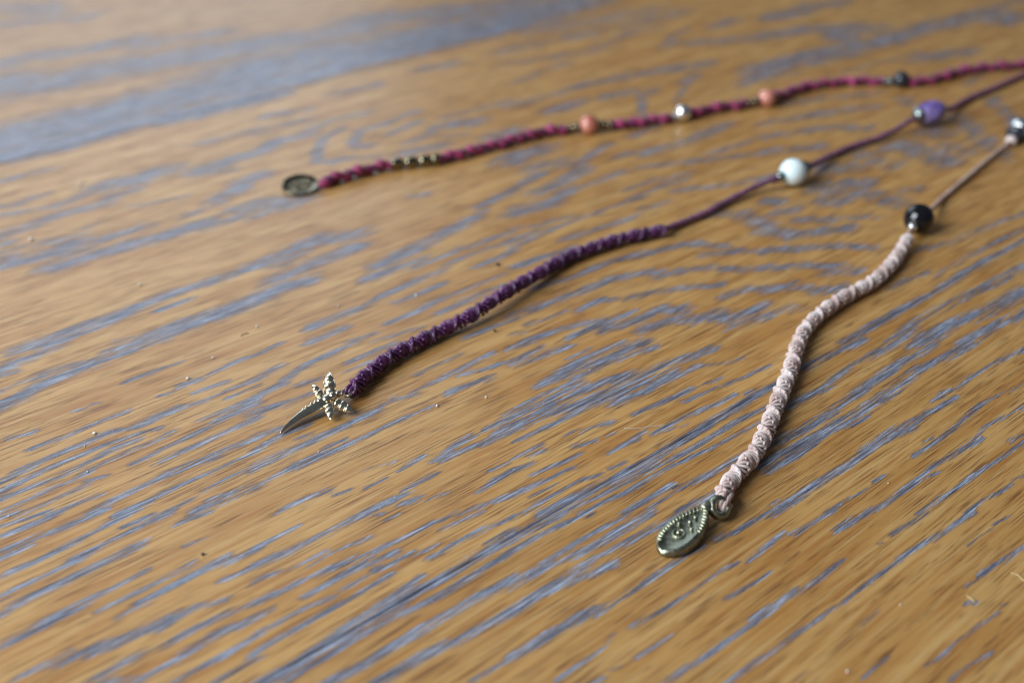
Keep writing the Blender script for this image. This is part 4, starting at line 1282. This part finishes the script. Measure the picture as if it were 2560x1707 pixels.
rel.append(sphere(CC+cz*.2, .6, 12, 8, (1, 1, .5), (cx, cy, cz)))
mesh_obj('relief', rel, M['bronze'], coin, O3)
tb = (Vector((-54.0, 295.9, 1.4))-CC); tb = (tb-CN*tb.dot(CN)).normalized()
mesh_obj('coin_eye', [torus(CC+tb*5.6, CN, .85, .36, 20, 8)], M['bronze'], coin, O3)

# ------------------------------------------------------------------ crumbs, grit and fibres lying on the table
def crumb_mesh(name, x, y, r, seed, mat, sc=(1, 1, .75)):
    R = random.Random(seed)
    V, F, _ = sphere(Vector((x, y, r*sc[2]*.93)), r, 10, 7, sc)
    V = [tuple(Vector(v)+Vector((R.uniform(-1, 1), R.uniform(-1, 1), R.uniform(-.3, .5)))*r*.13) for v in V]
    o0 = (x, y, 0)
    o = mesh_obj(name, [(V, F, None)], mat, None, o0)
    o.location = (x*MM, y*MM, 0)
    return o
CR = [(-67.7, 198.6, .41), (-81.2, 179.4, .36), (-81.8, 175.3, .22), (-78.8, 167.5, .20), (-64.3, 206.8, .26), (-15.1, 188.7, .38), (-5.3, 191.8, .27),
      (-36.8, 173.6, .15), (-122.3, 297.7, .62), (-123.7, 263.4, .52), (-89.1, 239.3, .34), (-57.3, 219.7, .34), (-22.6, 234.1, .36), (-40.3, 229.1, .20),
      (50.2, 119.4, .28), (62.2, 133.3, .17), (16.4, 201.9, .15), (6.4, 189.8, .16), (68.9, 164.1, .15), (-88.7, 155.0, .19)]
CRL = {0: 'round white crumb with its own shadow, the closest one to the dragonfly wings',
       1: 'oval white crumb on a slate streak, the larger of two close together',
       2: 'white crumb on a slate streak, the smaller of two close together',
       5: 'oval white crumb between the dragonfly and the beige cord',
       6: 'small round white crumb next to the oval one between purple and beige cords',
       8: 'big pale crumb on golden wood between the coin and the dark far board',
       9: 'big pale crumb on a slate patch of grain, away from every cord',
       12: 'white crumb between the purple knotted cord and the raspberry cord'}
for k, (x, y, r) in enumerate(CR):
    o = crumb_mesh('crumb', x, y, r*.88, k, M['crumb'], (1+.35*math.sin(k*2.1), 1, .75))
    o['label'] = CRL.get(k, 'very small white speck of crumb on the bare oak boards')
    o['category'] = 'crumb'
    o['group'] = 'white crumbs scattered over the table'
for k, (x, y, r, lb) in enumerate([(-3.9, 217.9, .32, 'small dark grit speck beside the shadow of the purple cord'),
                                   (-3.5, 249.3, .50, 'dark grit speck between the raspberry cord and the purple cord'),
                                   (-52.2, 145.0, .31, 'lone dark grit speck below the dragonfly tail')]):
    o = crumb_mesh('grit_speck', x, y, r, k+70, M['grit'])
    o['label'] = lb; o['category'] = 'grit'
def fibre(name, pts, r, mat, label):
    o0 = (pts[0][0], pts[0][1], 0)
    c, _ = catmull(pts, .2)
    o = mesh_obj(name, [tube(c, r, 6)], mat, None, o0)
    o.location = (o0[0]*MM, o0[1]*MM, 0)
    o['label'] = label; o['category'] = 'fibre'
fibre('straw_fibre', [(73.5, 135.3, .10), (73.9, 134.6, .16), (74.3, 133.8, .10)], .09, M['straw'], 'short straw coloured splinter in the open, away from the cords')
fibre('straw_fibre', [(82.6, 140.6, .10), (83.5, 140.0, .16), (84.1, 138.6, .10)], .09, M['straw'], 'straw coloured splinter at the outer end of the pair of splinters')
fibre('dark_fibre', [(-60.1, 215.8, .08), (-59.6, 216.7, .12), (-58.6, 217.1, .08)], .07, M['grit'], 'short dark thread scrap between coin and dragonfly')
fibre('lint_fibre', [(22.0, 181.2, .06), (23.7, 181.0, .10), (25.4, 181.2, .12), (27.8, 181.9, .08), (30.0, 182.1, .06)], .045, M['lint'], 'fine white lint hair between the two knotted cords')
